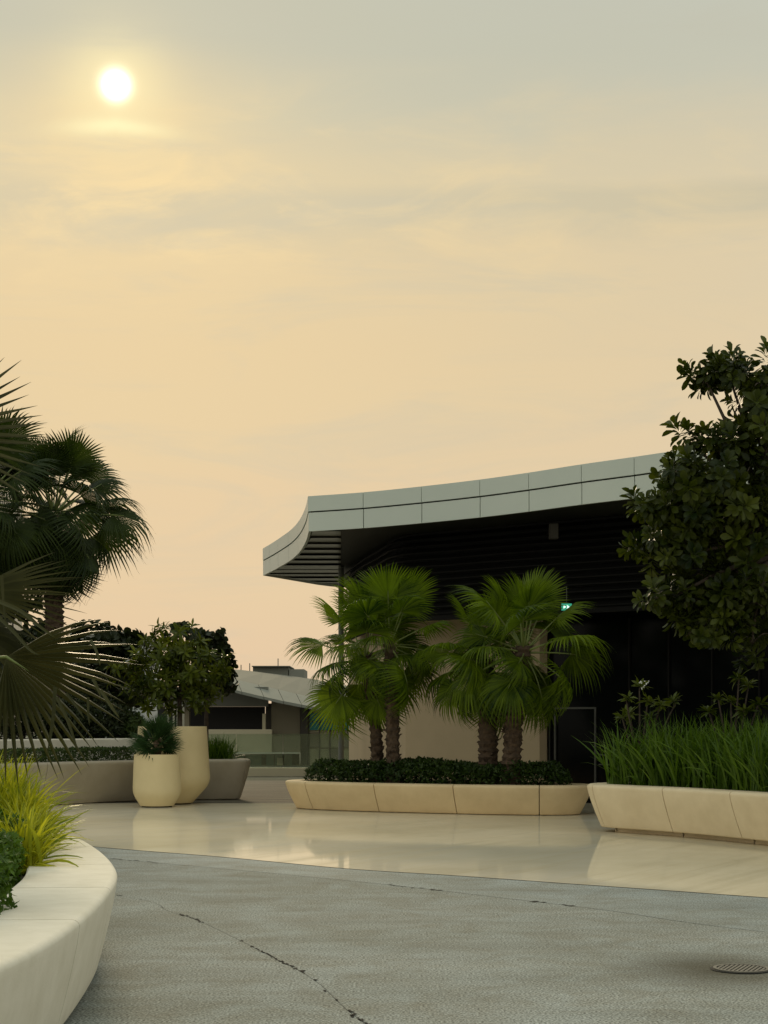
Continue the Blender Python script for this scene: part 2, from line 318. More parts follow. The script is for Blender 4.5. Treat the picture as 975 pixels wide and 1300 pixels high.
def polished_stone(name):
    m = floor_material(name, (0.78, 0.70, 0.53), (0.88, 0.80, 0.63), 0.9, 0.05, 1.0, (0.5, 0.5, 1), 0.0, 0.0, 0.0, spec=0.05)
    t, N = nodes_of(m); b = t.nodes['Principled BSDF']; out = t.nodes['Material Output']
    nz = [n for n in t.nodes if n.type == 'TEX_NOISE'][0]
    # fine veins of the stone run diagonally across the floor
    geo2 = N('ShaderNodeNewGeometry'); vr = N('ShaderNodeVectorRotate', rotation_type='Z_AXIS'); vr.inputs['Angle'].default_value = R(29)
    t.links.new(geo2.outputs['Position'], vr.inputs['Vector'])
    mpv = N('ShaderNodeMapping'); mpv.inputs['Scale'].default_value = (3.4, 0.10, 1); t.links.new(vr.outputs[0], mpv.inputs[0])
    nv = N('ShaderNodeTexNoise'); nv.inputs['Scale'].default_value = 1.6; nv.inputs['Detail'].default_value = 7; nv.inputs['Roughness'].default_value = 0.7; nv.inputs['Distortion'].default_value = 0.15
    t.links.new(mpv.outputs[0], nv.inputs['Vector'])
    rv_ = N('ShaderNodeValToRGB'); e = rv_.color_ramp.elements; e[0].position = 0.36; e[1].position = 0.62; e[0].color = (0.74, 0.72, 0.67, 1); e[1].color = (1.04, 1.04, 1.04, 1)
    t.links.new(nv.outputs[0], rv_.inputs[0])
    src = b.inputs['Base Color'].links[0].from_socket
    mv = N('ShaderNodeMix', data_type='RGBA', blend_type='MULTIPLY'); mv.inputs[0].default_value = 1
    t.links.new(src, mv.inputs[6]); t.links.new(rv_.outputs[0], mv.inputs[7]); t.links.new(mv.outputs[2], b.inputs['Base Color'])
    nz = nv
    gl = N('ShaderNodeBsdfGlossy'); gl.inputs['Color'].default_value = (0.95, 0.93, 0.88, 1)
    mr = N('ShaderNodeMapRange'); mr.inputs[1].default_value = 0.3; mr.inputs[2].default_value = 0.7; mr.inputs[3].default_value = 0.08; mr.inputs[4].default_value = 0.02
    t.links.new(nz.outputs[0], mr.inputs[0]); t.links.new(mr.outputs[0], gl.inputs['Roughness'])
    fr_ = N('ShaderNodeFresnel'); fr_.inputs[0].default_value = 1.45
    mx_ = N('ShaderNodeMath', operation='MULTIPLY'); t.links.new(fr_.outputs[0], mx_.inputs[0])
    m2 = N('ShaderNodeMapRange'); m2.inputs[1].default_value = 0.3; m2.inputs[2].default_value = 0.7; m2.inputs[3].default_value = 0.42; m2.inputs[4].default_value = 0.88
    t.links.new(nz.outputs[0], m2.inputs[0]); t.links.new(m2.outputs[0], mx_.inputs[1])
    mx = N('ShaderNodeMixShader'); t.links.new(mx_.outputs[0], mx.inputs[0]); t.links.new(b.outputs[0], mx.inputs[1]); t.links.new(gl.outputs[0], mx.inputs[2])
    t.links.new(mx.outputs[0], out.inputs[0])
polished_stone('polished_cream')
floor_material('grey_stone', (0.225, 0.242, 0.222), (0.330, 0.350, 0.328), 0.92, 0.05, 0.9, (0.35, 1.6, 1), R(8), 0.62, 0.25, spec=0.10, stain=((drain_c.x - 0.15, drain_c.y), (0.75, 0.9), 2.0), fine=72, mottle=True)
floor_material('grey_band', (0.235, 0.262, 0.252), (0.32, 0.35, 0.335), 0.85, 0.05, 0.9, (0.35, 1.6, 1), R(8), 0.50, 0.25, spec=0.12, fine=72, mottle=True)
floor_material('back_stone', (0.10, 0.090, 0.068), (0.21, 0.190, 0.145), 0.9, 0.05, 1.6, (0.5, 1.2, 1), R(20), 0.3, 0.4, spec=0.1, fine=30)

# ------------------------------------------------------------------ helpers
def mesh_of(verts, faces, smooth=False, name='m'):
    me = bpy.data.meshes.new(name); me.from_pydata([tuple(v) for v in verts], [], faces); me.update()
    if smooth:
        me.polygons.foreach_set('use_smooth', [True] * len(me.polygons))
    return me
def link(name, me, mat, parent=None):
    o = bpy.data.objects.new(name, me); COL.objects.link(o)
    if me is not None and mat is not None and len(me.materials) == 0: me.materials.append(MATS[mat])
    if parent is not None: o.parent = parent
    return o
def empty(name, loc, label, cat, group=None):
    o = bpy.data.objects.new(name, None); COL.objects.link(o); o.location = loc; o.empty_display_size = 0.2
    return tag(o, label, cat, group)
def tag(o, label=None, cat=None, group=None, kind=None):
    if label: o['label'] = label
    if cat: o['category'] = cat
    if group: o['group'] = group
    if kind: o['kind'] = kind
    return o
def part(name, verts, faces, mat, parent, smooth=False):
    """verts are world points; parent may be an Empty at any place"""
    off = world_loc(parent)
    return link(name, mesh_of([Vector(v) - off for v in verts], faces, smooth, name), mat, parent)
def world_loc(o):
    v = Vector((0, 0, 0))
    while o is not None: v += o.location; o = o.parent
    return v
BOXF = [(0, 3, 2, 1), (4, 5, 6, 7), (0, 1, 5, 4), (1, 2, 6, 5), (2, 3, 7, 6), (3, 0, 4, 7)]
def boxv(x0, x1, y0, y1, z0, z1):
    return [(x0, y0, z0), (x1, y0, z0), (x1, y1, z0), (x0, y1, z0), (x0, y0, z1), (x1, y0, z1), (x1, y1, z1), (x0, y1, z1)]
def box(name, x0, x1, y0, y1, z0, z1, mat, parent):
    return part(name, boxv(min(x0, x1), max(x0, x1), y0, y1, min(z0, z1), max(z0, z1)), BOXF, mat, parent)
def pbox(name, px0, py0, px1, py1, Y, d, mat, parent):
    a = W(px0, py0, Y); b = W(px1, py1, Y)
    return box(name, a.x, b.x, Y, Y + d, b.z, a.z, mat, parent)
def merge(lists):
    V, Fc = [], []
    for v, f in lists:
        n = len(V); V += list(v); Fc += [tuple(i + n for i in q) for q in f]
    return V, Fc
def tube(pts, radii, n=8, cap=True):
    V, Fc = [], []
    pts = [Vector(p) for p in pts]
    up = Vector((0, 0, 1))
    prev = None
    for i, p in enumerate(pts):
        t = (pts[min(i + 1, len(pts) - 1)] - pts[max(i - 1, 0)]).normalized()
        a = t.cross(up if abs(t.z) < 0.95 else Vector((1, 0, 0))).normalized() if prev is None else (prev - t * prev.dot(t)).normalized()
        prev = a; b = t.cross(a)
        r = radii[i] if isinstance(radii, (list, tuple)) else radii
        for k in range(n):
            w = 2 * math.pi * k / n; V.append(p + (a * math.cos(w) + b * math.sin(w)) * r)
    for i in range(len(pts) - 1):
        for k in range(n):
            k2 = (k + 1) % n; Fc.append((i * n + k, i * n + k2, (i + 1) * n + k2, (i + 1) * n + k))
    if cap: Fc.append(tuple(range(n))[::-1]); Fc.append(tuple(range((len(pts) - 1) * n, len(pts) * n)))
    return V, Fc
def lathe(profile, n=40):
    V, Fc = [], []
    for r, z in profile:
        for k in range(n):
            w = 2 * math.pi * k / n; V.append((r * math.cos(w), r * math.sin(w), z))
    for i in range(len(profile) - 1):
        for k in range(n):
            k2 = (k + 1) % n; Fc.append((i * n + k, i * n + k2, (i + 1) * n + k2, (i + 1) * n + k))
    return V, Fc
def catmull(pts, closed=True, sub=12):
    P = [Vector(p) for p in pts]; out = []; n = len(P)
    rng = n if closed else n - 1
    for i in range(rng):
        if closed: a, b, c, d = P[i - 1], P[i], P[(i + 1) % n], P[(i + 2) % n]
        else: a, b, c, d = P[max(i - 1, 0)], P[i], P[i + 1], P[min(i + 2, n - 1)]
        for k in range(sub):
            t = k / sub
            out.append(0.5 * ((2 * b) + (-a + c) * t + (2 * a - 5 * b + 4 * c - d) * t * t + (-a + 3 * b - 3 * c + d) * t ** 3))
    if not closed: out.append(P[-1])
    return out
def resample(pts, ds, closed=True):
    P = pts + [pts[0]] if closed else pts
    L = [0.0]
    for i in range(1, len(P)): L.append(L[-1] + (P[i] - P[i - 1]).length)
    n = max(3, int(round(L[-1] / ds))); out = []; j = 0
    for k in range(n if closed else n + 1):
        s = L[-1] * k / n
        while j < len(L) - 2 and L[j + 1] < s: j += 1
        t = (s - L[j]) / max(1e-9, L[j + 1] - L[j]); out.append(P[j].lerp(P[j + 1], t))
    return out
def normals2(pts, closed=True):
    n = len(pts); out = []
    for i in range(n):
        a = pts[i - 1] if closed or i > 0 else pts[i]; b = pts[(i + 1) % n] if closed or i < n - 1 else pts[i]
        t = (b - a).normalized(); out.append(Vector((t.y, -t.x)))
    return out
def area2(p): return 0.5 * sum(p[i - 1].x * p[i].y - p[i].x * p[i - 1].y for i in range(len(p)))
def inside2(p, poly):
    c = False; n = len(poly); j = n - 1
    for i in range(n):
        a, b = poly[i], poly[j]
        if (a.y > p.y) != (b.y > p.y) and p.x < (b.x - a.x) * (p.y - a.y) / (b.y - a.y) + a.x: c = not c
        j = i
    return c
def polyfill(pts, z):
    bm = bmesh.new(); vs_ = [bm.verts.new((p.x, p.y, z)) for p in pts]; f = bm.faces.new(vs_)
    if f.normal.z < 0: f.normal_flip()
    bmesh.ops.triangulate(bm, faces=bm.faces[:]); bm.normal_update()
    for f in bm.faces:
        if f.normal.z < 0: f.normal_flip()
    me = bpy.data.meshes.new('sheet'); bm.to_mesh(me); bm.free(); return me

# ------------------------------------------------------------------ ground and floors
g = link('ground', mesh_of([(-1500, -300, -0.05), (1500, -300, -0.05), (1500, 2500, -0.05), (-1500, 2500, -0.05)], [(0, 1, 2, 3)]), 'terrain'); tag(g, kind='structure')
def V2(v): return Vector((v.x, v.y))
c1 = [Vector((-14, 30.0)), Vector((-7, 24.3))] + [V2(G(*p)) for p in ((130, 1076), (280, 1088), (440, 1103), (580, 1112), (720, 1122), (850, 1131), (975, 1140))] + [Vector((6.5, 12.4)), Vector((12, 8.5))]
edge = catmull(c1, False, 8)
j1 = [Vector((-14, 27.5)), Vector((-7, 22.6))] + [V2(G(*p)) for p in ((127, 1089), (350, 1109), (500, 1124), (647, 1141), (773, 1156), (970, 1183))] + [Vector((5.5, 9.8)), Vector((12, 5.5))]
joint1 = catmull(j1, False, 8)
j2 = [Vector((-9, 20.5)), Vector((-5.2, 17.8))] + [V2(G(*p)) for p in ((150, 1137), (215, 1157), (255, 1170), (340, 1212), (400, 1245), (465, 1300))] + [Vector((0.6, 6.6)), Vector((1.5, 3.0)), Vector((1.9, -1.0)), Vector((2.0, -6))]
joint2 = catmull(j2, False, 8)
def offset_line(line, d):
    ns = normals2(line, False); return [p + n * d for p, n in zip(line, ns)]
def sheet(name, pts, z, mat):
    o = link(name, polyfill(pts, z), mat); return tag(o, kind='structure')
BACK = 31.75
sheet('polished_floor', edge + [Vector((20, 8.5)), Vector((20, BACK)), Vector((-14, BACK))], 0.004, 'polished_cream')
e_in = offset_line(edge, 0.008); 
sheet('paving_band', e_in + [p for p in reversed(offset_line(joint1, -0.006))], 0.0, 'grey_band')
sheet('paving', offset_line(joint1, 0.006) + [Vector((20, 5.5)), Vector((20, -6)), Vector((2.02, -6))] + list(reversed(offset_line(joint2, -0.0018))), 0.0, 'grey_stone')
sheet('paving', offset_line(joint2, 0.0018) + [Vector((-14, -6)), Vector((-14, 20))], 0.0, 'grey_stone')
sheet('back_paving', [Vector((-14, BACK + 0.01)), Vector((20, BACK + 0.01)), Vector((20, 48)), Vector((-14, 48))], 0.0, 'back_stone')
# worn joint filler: dark crumbled bits along the curved joint of the paving
ch = []
random.seed(3)
J2 = resample(joint2, 0.02, False); nJ = normals2(J2, False)
for i, p in enumerate(J2):
    if not (6 < p.y < 16): continue
    act = math.sin(p.y * 2.9 + 1.0) + 0.7 * math.sin(p.y * 6.7)
    if random.random() < (0.55 if act > 0.3 else 0.04):
        big = random.random() < 0.05
        tg = Vector((nJ[i].y, -nJ[i].x)); c = p + nJ[i] * random.gauss(0, 0.010); k = 8; q = []
        w = random.uniform(0.004, 0.011) * (2.2 if big else 1); l = random.uniform(0.012, 0.045) * (1.4 if big else 1)
        for s_ in range(k):
            th = -2 * math.pi * s_ / k; rr = random.uniform(0.55, 1.2); u = tg * math.cos(th) * l * rr + nJ[i] * math.sin(th) * w * rr
            q.append((c.x + u.x, c.y + u.y, 0.0035))
        ch.append((q, [tuple(range(k))]))
v, f = merge(ch); o = link('joint_crumbs', mesh_of(v, f), 'sealant'); tag(o, 'dark crumbled filler along the curved paving joint', 'crumbs', kind='stuff')
ch = []
J1 = resample(joint1, 0.03, False)
for i, p in enumerate(J1):
    if not (9 < p.y < 22): continue
    s = math.sin(p.x * 1.9) + 0.7 * math.sin(p.x * 4.3 + 1)
    if s > 0.75 and random.random() < 0.4:
        c = p + Vector((random.gauss(0, 0.02), random.gauss(0, 0.03))); k = 6
        q = [(c.x + math.cos(2 * math.pi * t / k) * random.uniform(0.015, 0.04), c.y + math.sin(2 * math.pi * t / k) * random.uniform(0.010, 0.022), 0.0035) for t in range(k)]
        ch.append((q, [tuple(range(k))]))
v, f = merge(ch); o = link('joint_crumbs', mesh_of(v, f), 'sealant'); tag(o, 'dark worn filler in the joint beside the pale paving band', 'crumbs', kind='stuff')

# drain cover
dr = empty('drain_cover', drain_c, 'round slotted iron drain cover set in the grey paving', 'drain')
rd = 0.17
part('recess', [drain_c + Vector((rd * 1.12 * math.cos(t * math.pi / 20), rd * 1.12 * math.sin(t * math.pi / 20), 0.0045)) for t in range(40)], [tuple(range(40))], 'drain_hole', dr)
rv, rf = lathe([(rd * 1.02, 0.005), (rd * 1.02, 0.013), (rd * 0.90, 0.013), (rd * 0.90, 0.005)], 40)
part('rim', [Vector(p) + drain_c for p in rv], rf, 'drain_iron', dr)
rot = R(-24)
for k in range(-5, 6):
    u = k * rd * 0.155
    L = math.sqrt(max(0, (rd * 0.9) ** 2 - u * u)) * 0.98
    w = rd * 0.046
    vv = []
    for (x, y, z) in boxv(u - w, u + w, -L, L, 0.005, 0.011):
        vv.append(drain_c + Vector((x * math.cos(rot) - y * math.sin(rot), x * math.sin(rot) + y * math.cos(rot), z)))
    part('bar', vv, BOXF, 'drain_iron', dr)

# ------------------------------------------------------------------ planters
def planter(name, outline, zr, rim_w, inset, mat, label, seg=1.5, phase=0.0, soil_drop=0.06, nose=0.05, toe=0.05, ds=0.10, bulge=0.02):
    """seat-edge planter of precast pieces; returns (empty, rim outline, inner outline)"""
    pts = resample(catmull(outline, True, 14), ds)
    if area2(pts) < 0: pts.reverse()
    for _ in range(10): pts = [(pts[k - 1] + pts[k] * 2 + pts[(k + 1) % len(pts)]) / 4 for k in range(len(pts))]
    ns = normals2(pts); n = len(pts)
    c = sum(pts, Vector((0, 0))) / n
    root = empty(name, (c.x, c.y, 0), label, 'planter')
    prof = [(rim_w, zr - soil_drop - 0.04), (rim_w, zr - 0.012), (rim_w - 0.012, zr), (rim_w - 0.03, zr), (nose * 1.3 + 0.025, zr)]
    for k in range(9):
        a = math.pi / 2 * k / 8
        prof.append((nose * 1.3 - nose * 1.3 * math.sin(a), zr - nose * (1 - math.cos(a))))
    zb = toe
    for t in (0.05, 0.17, 0.33, 0.5, 0.67, 0.83, 1.0):
        z = (zr - nose) + (zb + 0.02 - (zr - nose)) * t
        prof.append((inset * (t ** 1.25), z))
    prof += [(inset + 0.008, zb + 0.006), (inset + 0.022, zb), (inset + 0.20, zb), (inset + 0.20, 0.003)]
    m = len(prof)
    L = n * ds; cnt = max(3, int(round(L / seg))); step = n / cnt
    gap = 0.007
    for s in range(cnt):
        a = phase + s * step; b = a + step
        i0 = math.ceil(a + 1e-6); idx = [a] + [float(i) for i in range(i0, math.ceil(b - 1e-6))] + [b]
        V, Fc = [], []
        for q, u in enumerate(idx):
            fl = math.floor(u); t = u - fl
            p = pts[fl % n].lerp(pts[(fl + 1) % n], t); nn = ns[fl % n].lerp(ns[(fl + 1) % n], t).normalized()
            if q == 0 or q == len(idx) - 1:
                tg = Vector((-nn.y, nn.x)); p = p + tg * (gap if q == 0 else -gap)
            for d, z in prof: V.append((p.x - nn.x * d, p.y - nn.y * d, z))
        for q in range(len(idx) - 1):
            for k in range(m - 1): Fc.append((q * m + k, q * m + k + 1, (q + 1) * m + k + 1, (q + 1) * m + k))
        Fc = [tuple(reversed(x)) for x in Fc]
        Fc.append(tuple(range(m))); Fc.append(tuple(range((len(idx) - 1) * m, len(idx) * m))[::-1])
        o = part('concrete_piece', V, Fc, mat, root)
        o.data.polygons.foreach_set('use_smooth', [len(p.vertices) == 4 for p in o.data.polygons])
        try: o.data.set_sharp_from_angle(angle=R(38))
        except Exception: pass
    inner = [p - nn * (rim_w - 0.005) for p, nn in zip(pts, ns)]
    me = polyfill([p - c for p in inner], zr - soil_drop)
    link('soil', me, 'soil', root)
    # dark core closing the joints from behind
    core = [p - nn * (inset + 0.14) for p, nn in zip(pts, ns)]
    return root, pts, inner

# foreground seat planter
fg_out = [(-2.54, 13.84), (-2.31, 13.2), (-2.04, 12.25), (-1.82, 11.35), (-1.63, 10.36), (-1.50, 9.06), (-1.43, 7.6), (-1.50, 6.3), (-1.85, 5.0), (-2.7, 3.9), (-4.0, 3.6), (-5.3, 4.6), (-6.0, 7.0), (-6.0, 10.5), (-5.2, 13.6), (-4.2, 14.9), (-3.2, 14.8)]
FGZ = 0.61
fg_root, fg_pts, fg_in = planter('seat_planter', fg_out, FGZ, 0.56, 0.11, 'concrete', 'wide rimmed cream concrete seat planter with yellow green grasses', 1.6, 2.0, nose=0.032, toe=0.06)
# planter of four palms
a = Vector((0.9, -0.436)); b = Vector((0.436, 0.9)); c = Vector((0.85, 29.0))
pm_out = []
for k in range(28):
    t = 2 * math.pi * k / 28; ct, s_ = math.cos(t), math.sin(t)
    e = 2 / 2.5
    pm_out.append(tuple(c + a * 2.85 * math.copysign(abs(ct) ** e, ct) + b * 0.95 * math.copysign(abs(s_) ** e, s_)))
pm_root, pm_pts, pm_in = planter('palm_planter', pm_out, 0.50, 0.26, 0.19, 'concrete_warm', 'long oval tan concrete planter holding four fan palms', 1.5, 4.0, nose=0.04, toe=0.012)
# grass planter on the right
rt_out = [(2.80, 23.75), (2.93, 23.35), (3.4, 22.75), (3.85, 22.1), (4.30, 21.2), (4.68, 20.35), (5.25, 18.7), (5.8, 16.6), (6.3, 14.0), (7.0, 13.3), (8.0, 14.0), (8.3, 17.0), (7.8, 20.2), (6.8, 23.2), (5.6, 24.6), (4.3, 24.7), (3.2, 24.3)]
rt_root, rt_pts, rt_in = planter('grass_planter', rt_out, 0.67, 0.28, 0.19, 'concrete_cream', 'tan concrete planter filled with tall green grass beneath broad leafed tree', 1.35, 3.0, nose=0.045, toe=0.07)
# planter behind the pots
lf_out = [(-8.2, 26.0), (-7.4, 28.0), (-6.4, 29.9), (-5.3, 31.6), (-4.3, 32.55), (-3.4, 32.85), (-2.85, 32.98), (-2.58, 33.35), (-2.85, 33.9), (-3.8, 34.4), (-5.2, 35.6), (-7.4, 36.4), (-9.8, 35.0), (-11, 31), (-10.2, 26.8)]
lf_root, lf_pts, lf_in = planter('hedge_planter', lf_out, 0.80, 0.24, 0.20, 'concrete_shaded', 'concrete planter coloured dark for its shade with clipped hedge behind the cream pots', 2.3, 5.0, nose=0.05, toe=0.012)
# raised second tier standing inside it
t2_out = [(-9.4, 29.0), (-8.0, 30.0), (-6.6, 31.6), (-5.4, 33.0), (-4.3, 33.75), (-4.0, 34.0), (-4.6, 34.6), (-6.0, 35.2), (-7.8, 35.6), (-9.4, 34.4), (-10.2, 31.5)]
pts = resample(catmull(t2_out, True, 10), 0.2)
if area2(pts) < 0: pts.reverse()
ns = normals2(pts); n = len(pts)
t2 = empty('raised_bed', (sum(p.x for p in pts) / n, sum(p.y for p in pts) / n, 0.75), 'raised concrete bed edge above the clipped hedge', 'raised bed')
prof = [(0.18, 1.12), (0.18, 1.195), (0.17, 1.205), (0.02, 1.205), (0.0, 1.185), (0.03, 0.70)]
V, Fc = [], []
for p, nn in zip(pts, ns):
    for d, z in prof: V.append((p.x - nn.x * d, p.y - nn.y * d, z))
m = len(prof)
for i in range(n):
    for k in range(m - 1): Fc.append(((i + 1) % n * m + k, (i + 1) % n * m + k + 1, i * m + k + 1, i * m + k))
part('bed_wall', V, Fc, 'concrete', t2)
t2_in = [p - nn * 0.19 for p, nn in zip(pts, ns)]
cc = world_loc(t2); link('soil', polyfill([p - Vector((cc.x, cc.y)) for p in t2_in], 1.15 - 0.75), 'soil', t2)

# ------------------------------------------------------------------ pots
def pot(name, loc, prof, label):
    r = empty(name, loc, label, 'plant pot')
    v, f = lathe(prof, 56); o = link('pot_body', mesh_of(v, f, True), 'pot_stone', r)
    try: o.data.set_sharp_from_angle(angle=R(24))
    except Exception: pass
    rt, zt = prof[-1]
    link('soil', mesh_of([(rt * 1.02 * math.cos(2 * math.pi * k / 40), rt * 1.02 * math.sin(2 * math.pi * k / 40), zt + 0.02) for k in range(40)], [tuple(range(40))]), 'soil', r)
    bv, bf = lathe([(prof[0][0] * 0.92, 0.0), (prof[0][0] * 0.92, 0.026)], 40); link('foot_ring', mesh_of(bv, bf), 'sealant', r)
    return r
def rounded(prof, i, rad, n=5):
    a, b, c = (Vector(p) for p in (prof[i - 1], prof[i], prof[i + 1]))
    p0 = b + (a - b).normalized() * rad; p1 = b + (c - b).normalized() * rad
    q = [tuple((p0 * (1 - t) + b * t) * (1 - t) + (b * (1 - t) + p1 * t) * t) for t in [k / n for k in range(n + 1)]]
    return prof[:i] + q + prof[i + 1:]
sp = Vector(((199.3 - CX) / F * 30.4, 30.4, 0.005))
pr = [(0.285, 0.022), (0.30, 0.022), (0.435, 0.245), (0.410, 0.945), (0.385, 0.945), (0.375, 0.85)]
pr = rounded(pr, 2, 0.10); pot('small_pot', sp, pr, 'short cream tapered pot holding a small spiky palm')
tp = Vector(((219 - CX) / F * 31.55, 31.55, 0.005))
pr = [(0.36, 0.022), (0.375, 0.022), (0.705, 0.385), (0.635, 1.44), (0.605, 1.44), (0.595, 1.33)]
pr = rounded(pr, 2, 0.14); pot('tall_pot', tp, pr, 'tall cream tapered pot standing behind the short one')

# ------------------------------------------------------------------ pavilion with the swept canopy
ZT = 1.55 + 285 / F * 32.0
def on_plane(x, y, Z):
    Y = (Z - H) * F / (HY - y); return Vector(((x - CX) / F * Y, Y))
ZB = ZT - 44.5 / F * 32.0
ZM = ZT - 20.0 / F * 32.0
pav = empty('pavilion', (2.0, 33, 0), 'dark louvred pavilion with swept canopy and two rows of pale fascia panels', 'building')
# front edge of the canopy in plan, right to left
fr_pix = [(391, 630), (461, 625), (535, 617.5), (609, 608.8), (671, 600), (738, 589.5), (805, 580)]
fr = [on_plane(x, y, ZT) for x, y in fr_pix]
d_ = (fr[-1] - fr[-3]).normalized()
fr += [fr[-1] + d_ * 1.12, fr[-1] + d_ * 2.24 + Vector((0.05, -0.03)), fr[-1] + d_ * 3.36 + Vector((0.12, -0.07)), fr[-1] + d_ * 4.5 + Vector((0.25, -0.1)), fr[-1] + d_ * 5.6 + Vector((0.4, -0.1)), fr[-1] + d_ * 6.7 + Vector((0.6, -0.1))]
lf = [fr[0]] + [on_plane(x, y, ZT) for x, y in ((387.5, 645), (380, 660.5), (370, 672), (358, 681), (346, 689), (333.5, 696.5))]
bk = [lf[-1], on_plane(412, 744, ZB), Vector((1.0, 47.5)), Vector((6, 49.5))]
def strip_panel(line, s0, s1, z0, z1, off, thick, name, mat, parent, sub=6):
    """a panel that follows a plan line between arc lengths s0 and s1"""
    L = [0.0]
    for i in range(1, len(line)): L.append(L[-1] + (line[i] - line[i - 1]).length)
    def at(s):
        for i in range(1, len(line)):
            if s <= L[i] or i == len(line) - 1:
                t = (s - L[i - 1]) / (L[i] - L[i - 1]); p = line[i - 1].lerp(line[i], t); d = (line[i] - line[i - 1]).normalized(); return p, Vector((d.y, -d.x))
    V, Fc = [], []
    for k in range(sub + 1):
        p, nn = at(s0 + (s1 - s0) * k / sub)
        o_ = p + nn * off; i_ = p + nn * (off - thick)
        V += [(o_.x, o_.y, z0), (o_.x, o_.y, z1), (i_.x, i_.y, z1), (i_.x, i_.y, z0)]
    for k in range(sub):
        for q in range(4): Fc.append((k * 4 + q, k * 4 + (q + 1) % 4, k * 4 + 4 + (q + 1) % 4, k * 4 + 4 + q))
    Fc = [tuple(reversed(x)) for x in Fc] + [(0, 1, 2, 3), tuple(sub * 4 + q for q in (3, 2, 1, 0))]
    return part(name, V, Fc, mat, parent)
def length(line): return sum((line[i] - line[i - 1]).length for i in range(1, len(line)))
random.seed(5)
frc = catmull(fr, False, 8)
# arc length of each joint on the front
def cum_at(line, p):
    best, s, bs = 1e9, 0, 0
    for i in range(len(line)):
        if i: s += (line[i] - line[i - 1]).length
        dd = (line[i] - p).length
        if dd < best: best, bs = dd, s
    return bs
js = [cum_at(frc, p) for p in fr]
for a_, b_ in zip(js[:-1], js[1:]):
    strip_panel(frc, a_ + 0.007, b_ - 0.007, ZM + 0.012, ZT, 0.0, 0.05, 'fascia_panel', 'fascia_metal', pav)
    strip_panel(frc, a_ + 0.010, b_ - 0.010, ZB, ZM - 0.014, -0.012, 0.05, 'fascia_panel', 'fascia_metal', pav)
lfc = [p for p in reversed(catmull(lf, False, 8))]
LL = length(lfc); cuts = [0, 0.10, 0.22, 0.38, 0.56, 0.78, 1.0]
for u, w in zip(cuts[:-1], cuts[1:]):
    strip_panel(lfc, u * LL + 0.008, w * LL - 0.008, ZM + 0.012, ZT, 0.0, 0.05, 'fascia_panel', 'fascia_metal', pav)
    strip_panel(lfc, u * LL + 0.012, w * LL - 0.012, ZB, ZM - 0.014, -0.012, 0.05, 'fascia_panel', 'fascia_metal', pav)
bkc = list(reversed(bk))
strip_panel(bkc, 0.01, length(bkc) - 0.02, ZB, ZT, 0.0, 0.05, 'back_fascia', 'fascia_metal', pav, 20)
# dark carrier behind the panels, roof sheet
inner_f = [p - Vector((nn.x, nn.y)) * 0.075 for p, nn in zip(frc, normals2(frc, False))]
inner_l = [p - Vector((nn.x, nn.y)) * 0.075 for p, nn in zip(lfc, normals2(lfc, False))]
strip_panel(frc, 0.08, length(frc), ZB + 0.02, ZT - 0.03, -0.052, 0.02, 'fascia_carrier', 'louvre', pav, 40)
strip_panel(lfc, 0.02, LL - 0.08, ZB + 0.02, ZT - 0.03, -0.052, 0.02, 'fascia_carrier', 'louvre', pav, 30)
roof_poly = list(reversed(inner_f)) + list(reversed(inner_l))[1:] + [Vector((bk[1].x + 0.1, bk[1].y - 0.1)), Vector((1.0, 47.3)), Vector((6, 49.2)), Vector((14, 49)), Vector((16, 30))]
cc = Vector((2.0, 33))
link('roof', polyfill([p - cc for p in roof_poly], ZT - 0.04), 'far_roof_dark', pav)
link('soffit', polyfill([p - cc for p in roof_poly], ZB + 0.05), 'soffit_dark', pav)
# bright metal soffit planks on the left wing, each its own piece with a slight tilt
def lx(Y):     # left edge of the canopy at depth Y
    best = None
    for i in range(1, len(lfc)):
        p, q = lfc[i - 1], lfc[i]
        if min(p.y, q.y) <= Y <= max(p.y, q.y): t = (Y - p.y) / (q.y - p.y + 1e-9); best = p.x + (q.x - p.x) * t
    if best is None:
        p, q = bk[0], bk[1]
        if p.y <= Y <= q.y: best = p.x + (q.x - p.x) * (Y - p.y) / (q.y - p.y)
    return best
Y0 = fr[0].y + 0.1; wdt = 1.18; Yk = Y0
while Yk < bk[1].y - 0.3:
    Y1 = min(Yk + wdt - 0.03, bk[1].y - 0.2)
    xr0, xr1 = -0.0255 * Yk, -0.0255 * Y1
    rows = []; tilt = random.uniform(0.010, 0.045)
    for k in range(7):
        yy = Yk + (Y1 - Yk) * k / 6; xl = lx(yy)
        xr = -0.0255 * yy
        if xl is None: xl = xr - 0.05
        rows.append((min(xl + 0.09, xr - 0.01), xr, yy, ZB + 0.012 + tilt * (k / 6)))
    V, Fc = [], []
    for (xl, xr, yy, z) in rows: V += [(xl, yy, z), (xr, yy, z)]
    for k in range(6): Fc.append((k * 2, k * 2 + 2, k * 2 + 3, k * 2 + 1))
    part('soffit_panel', V, [tuple(reversed(x)) for x in Fc], 'soffit_metal', pav)
    Yk += wdt
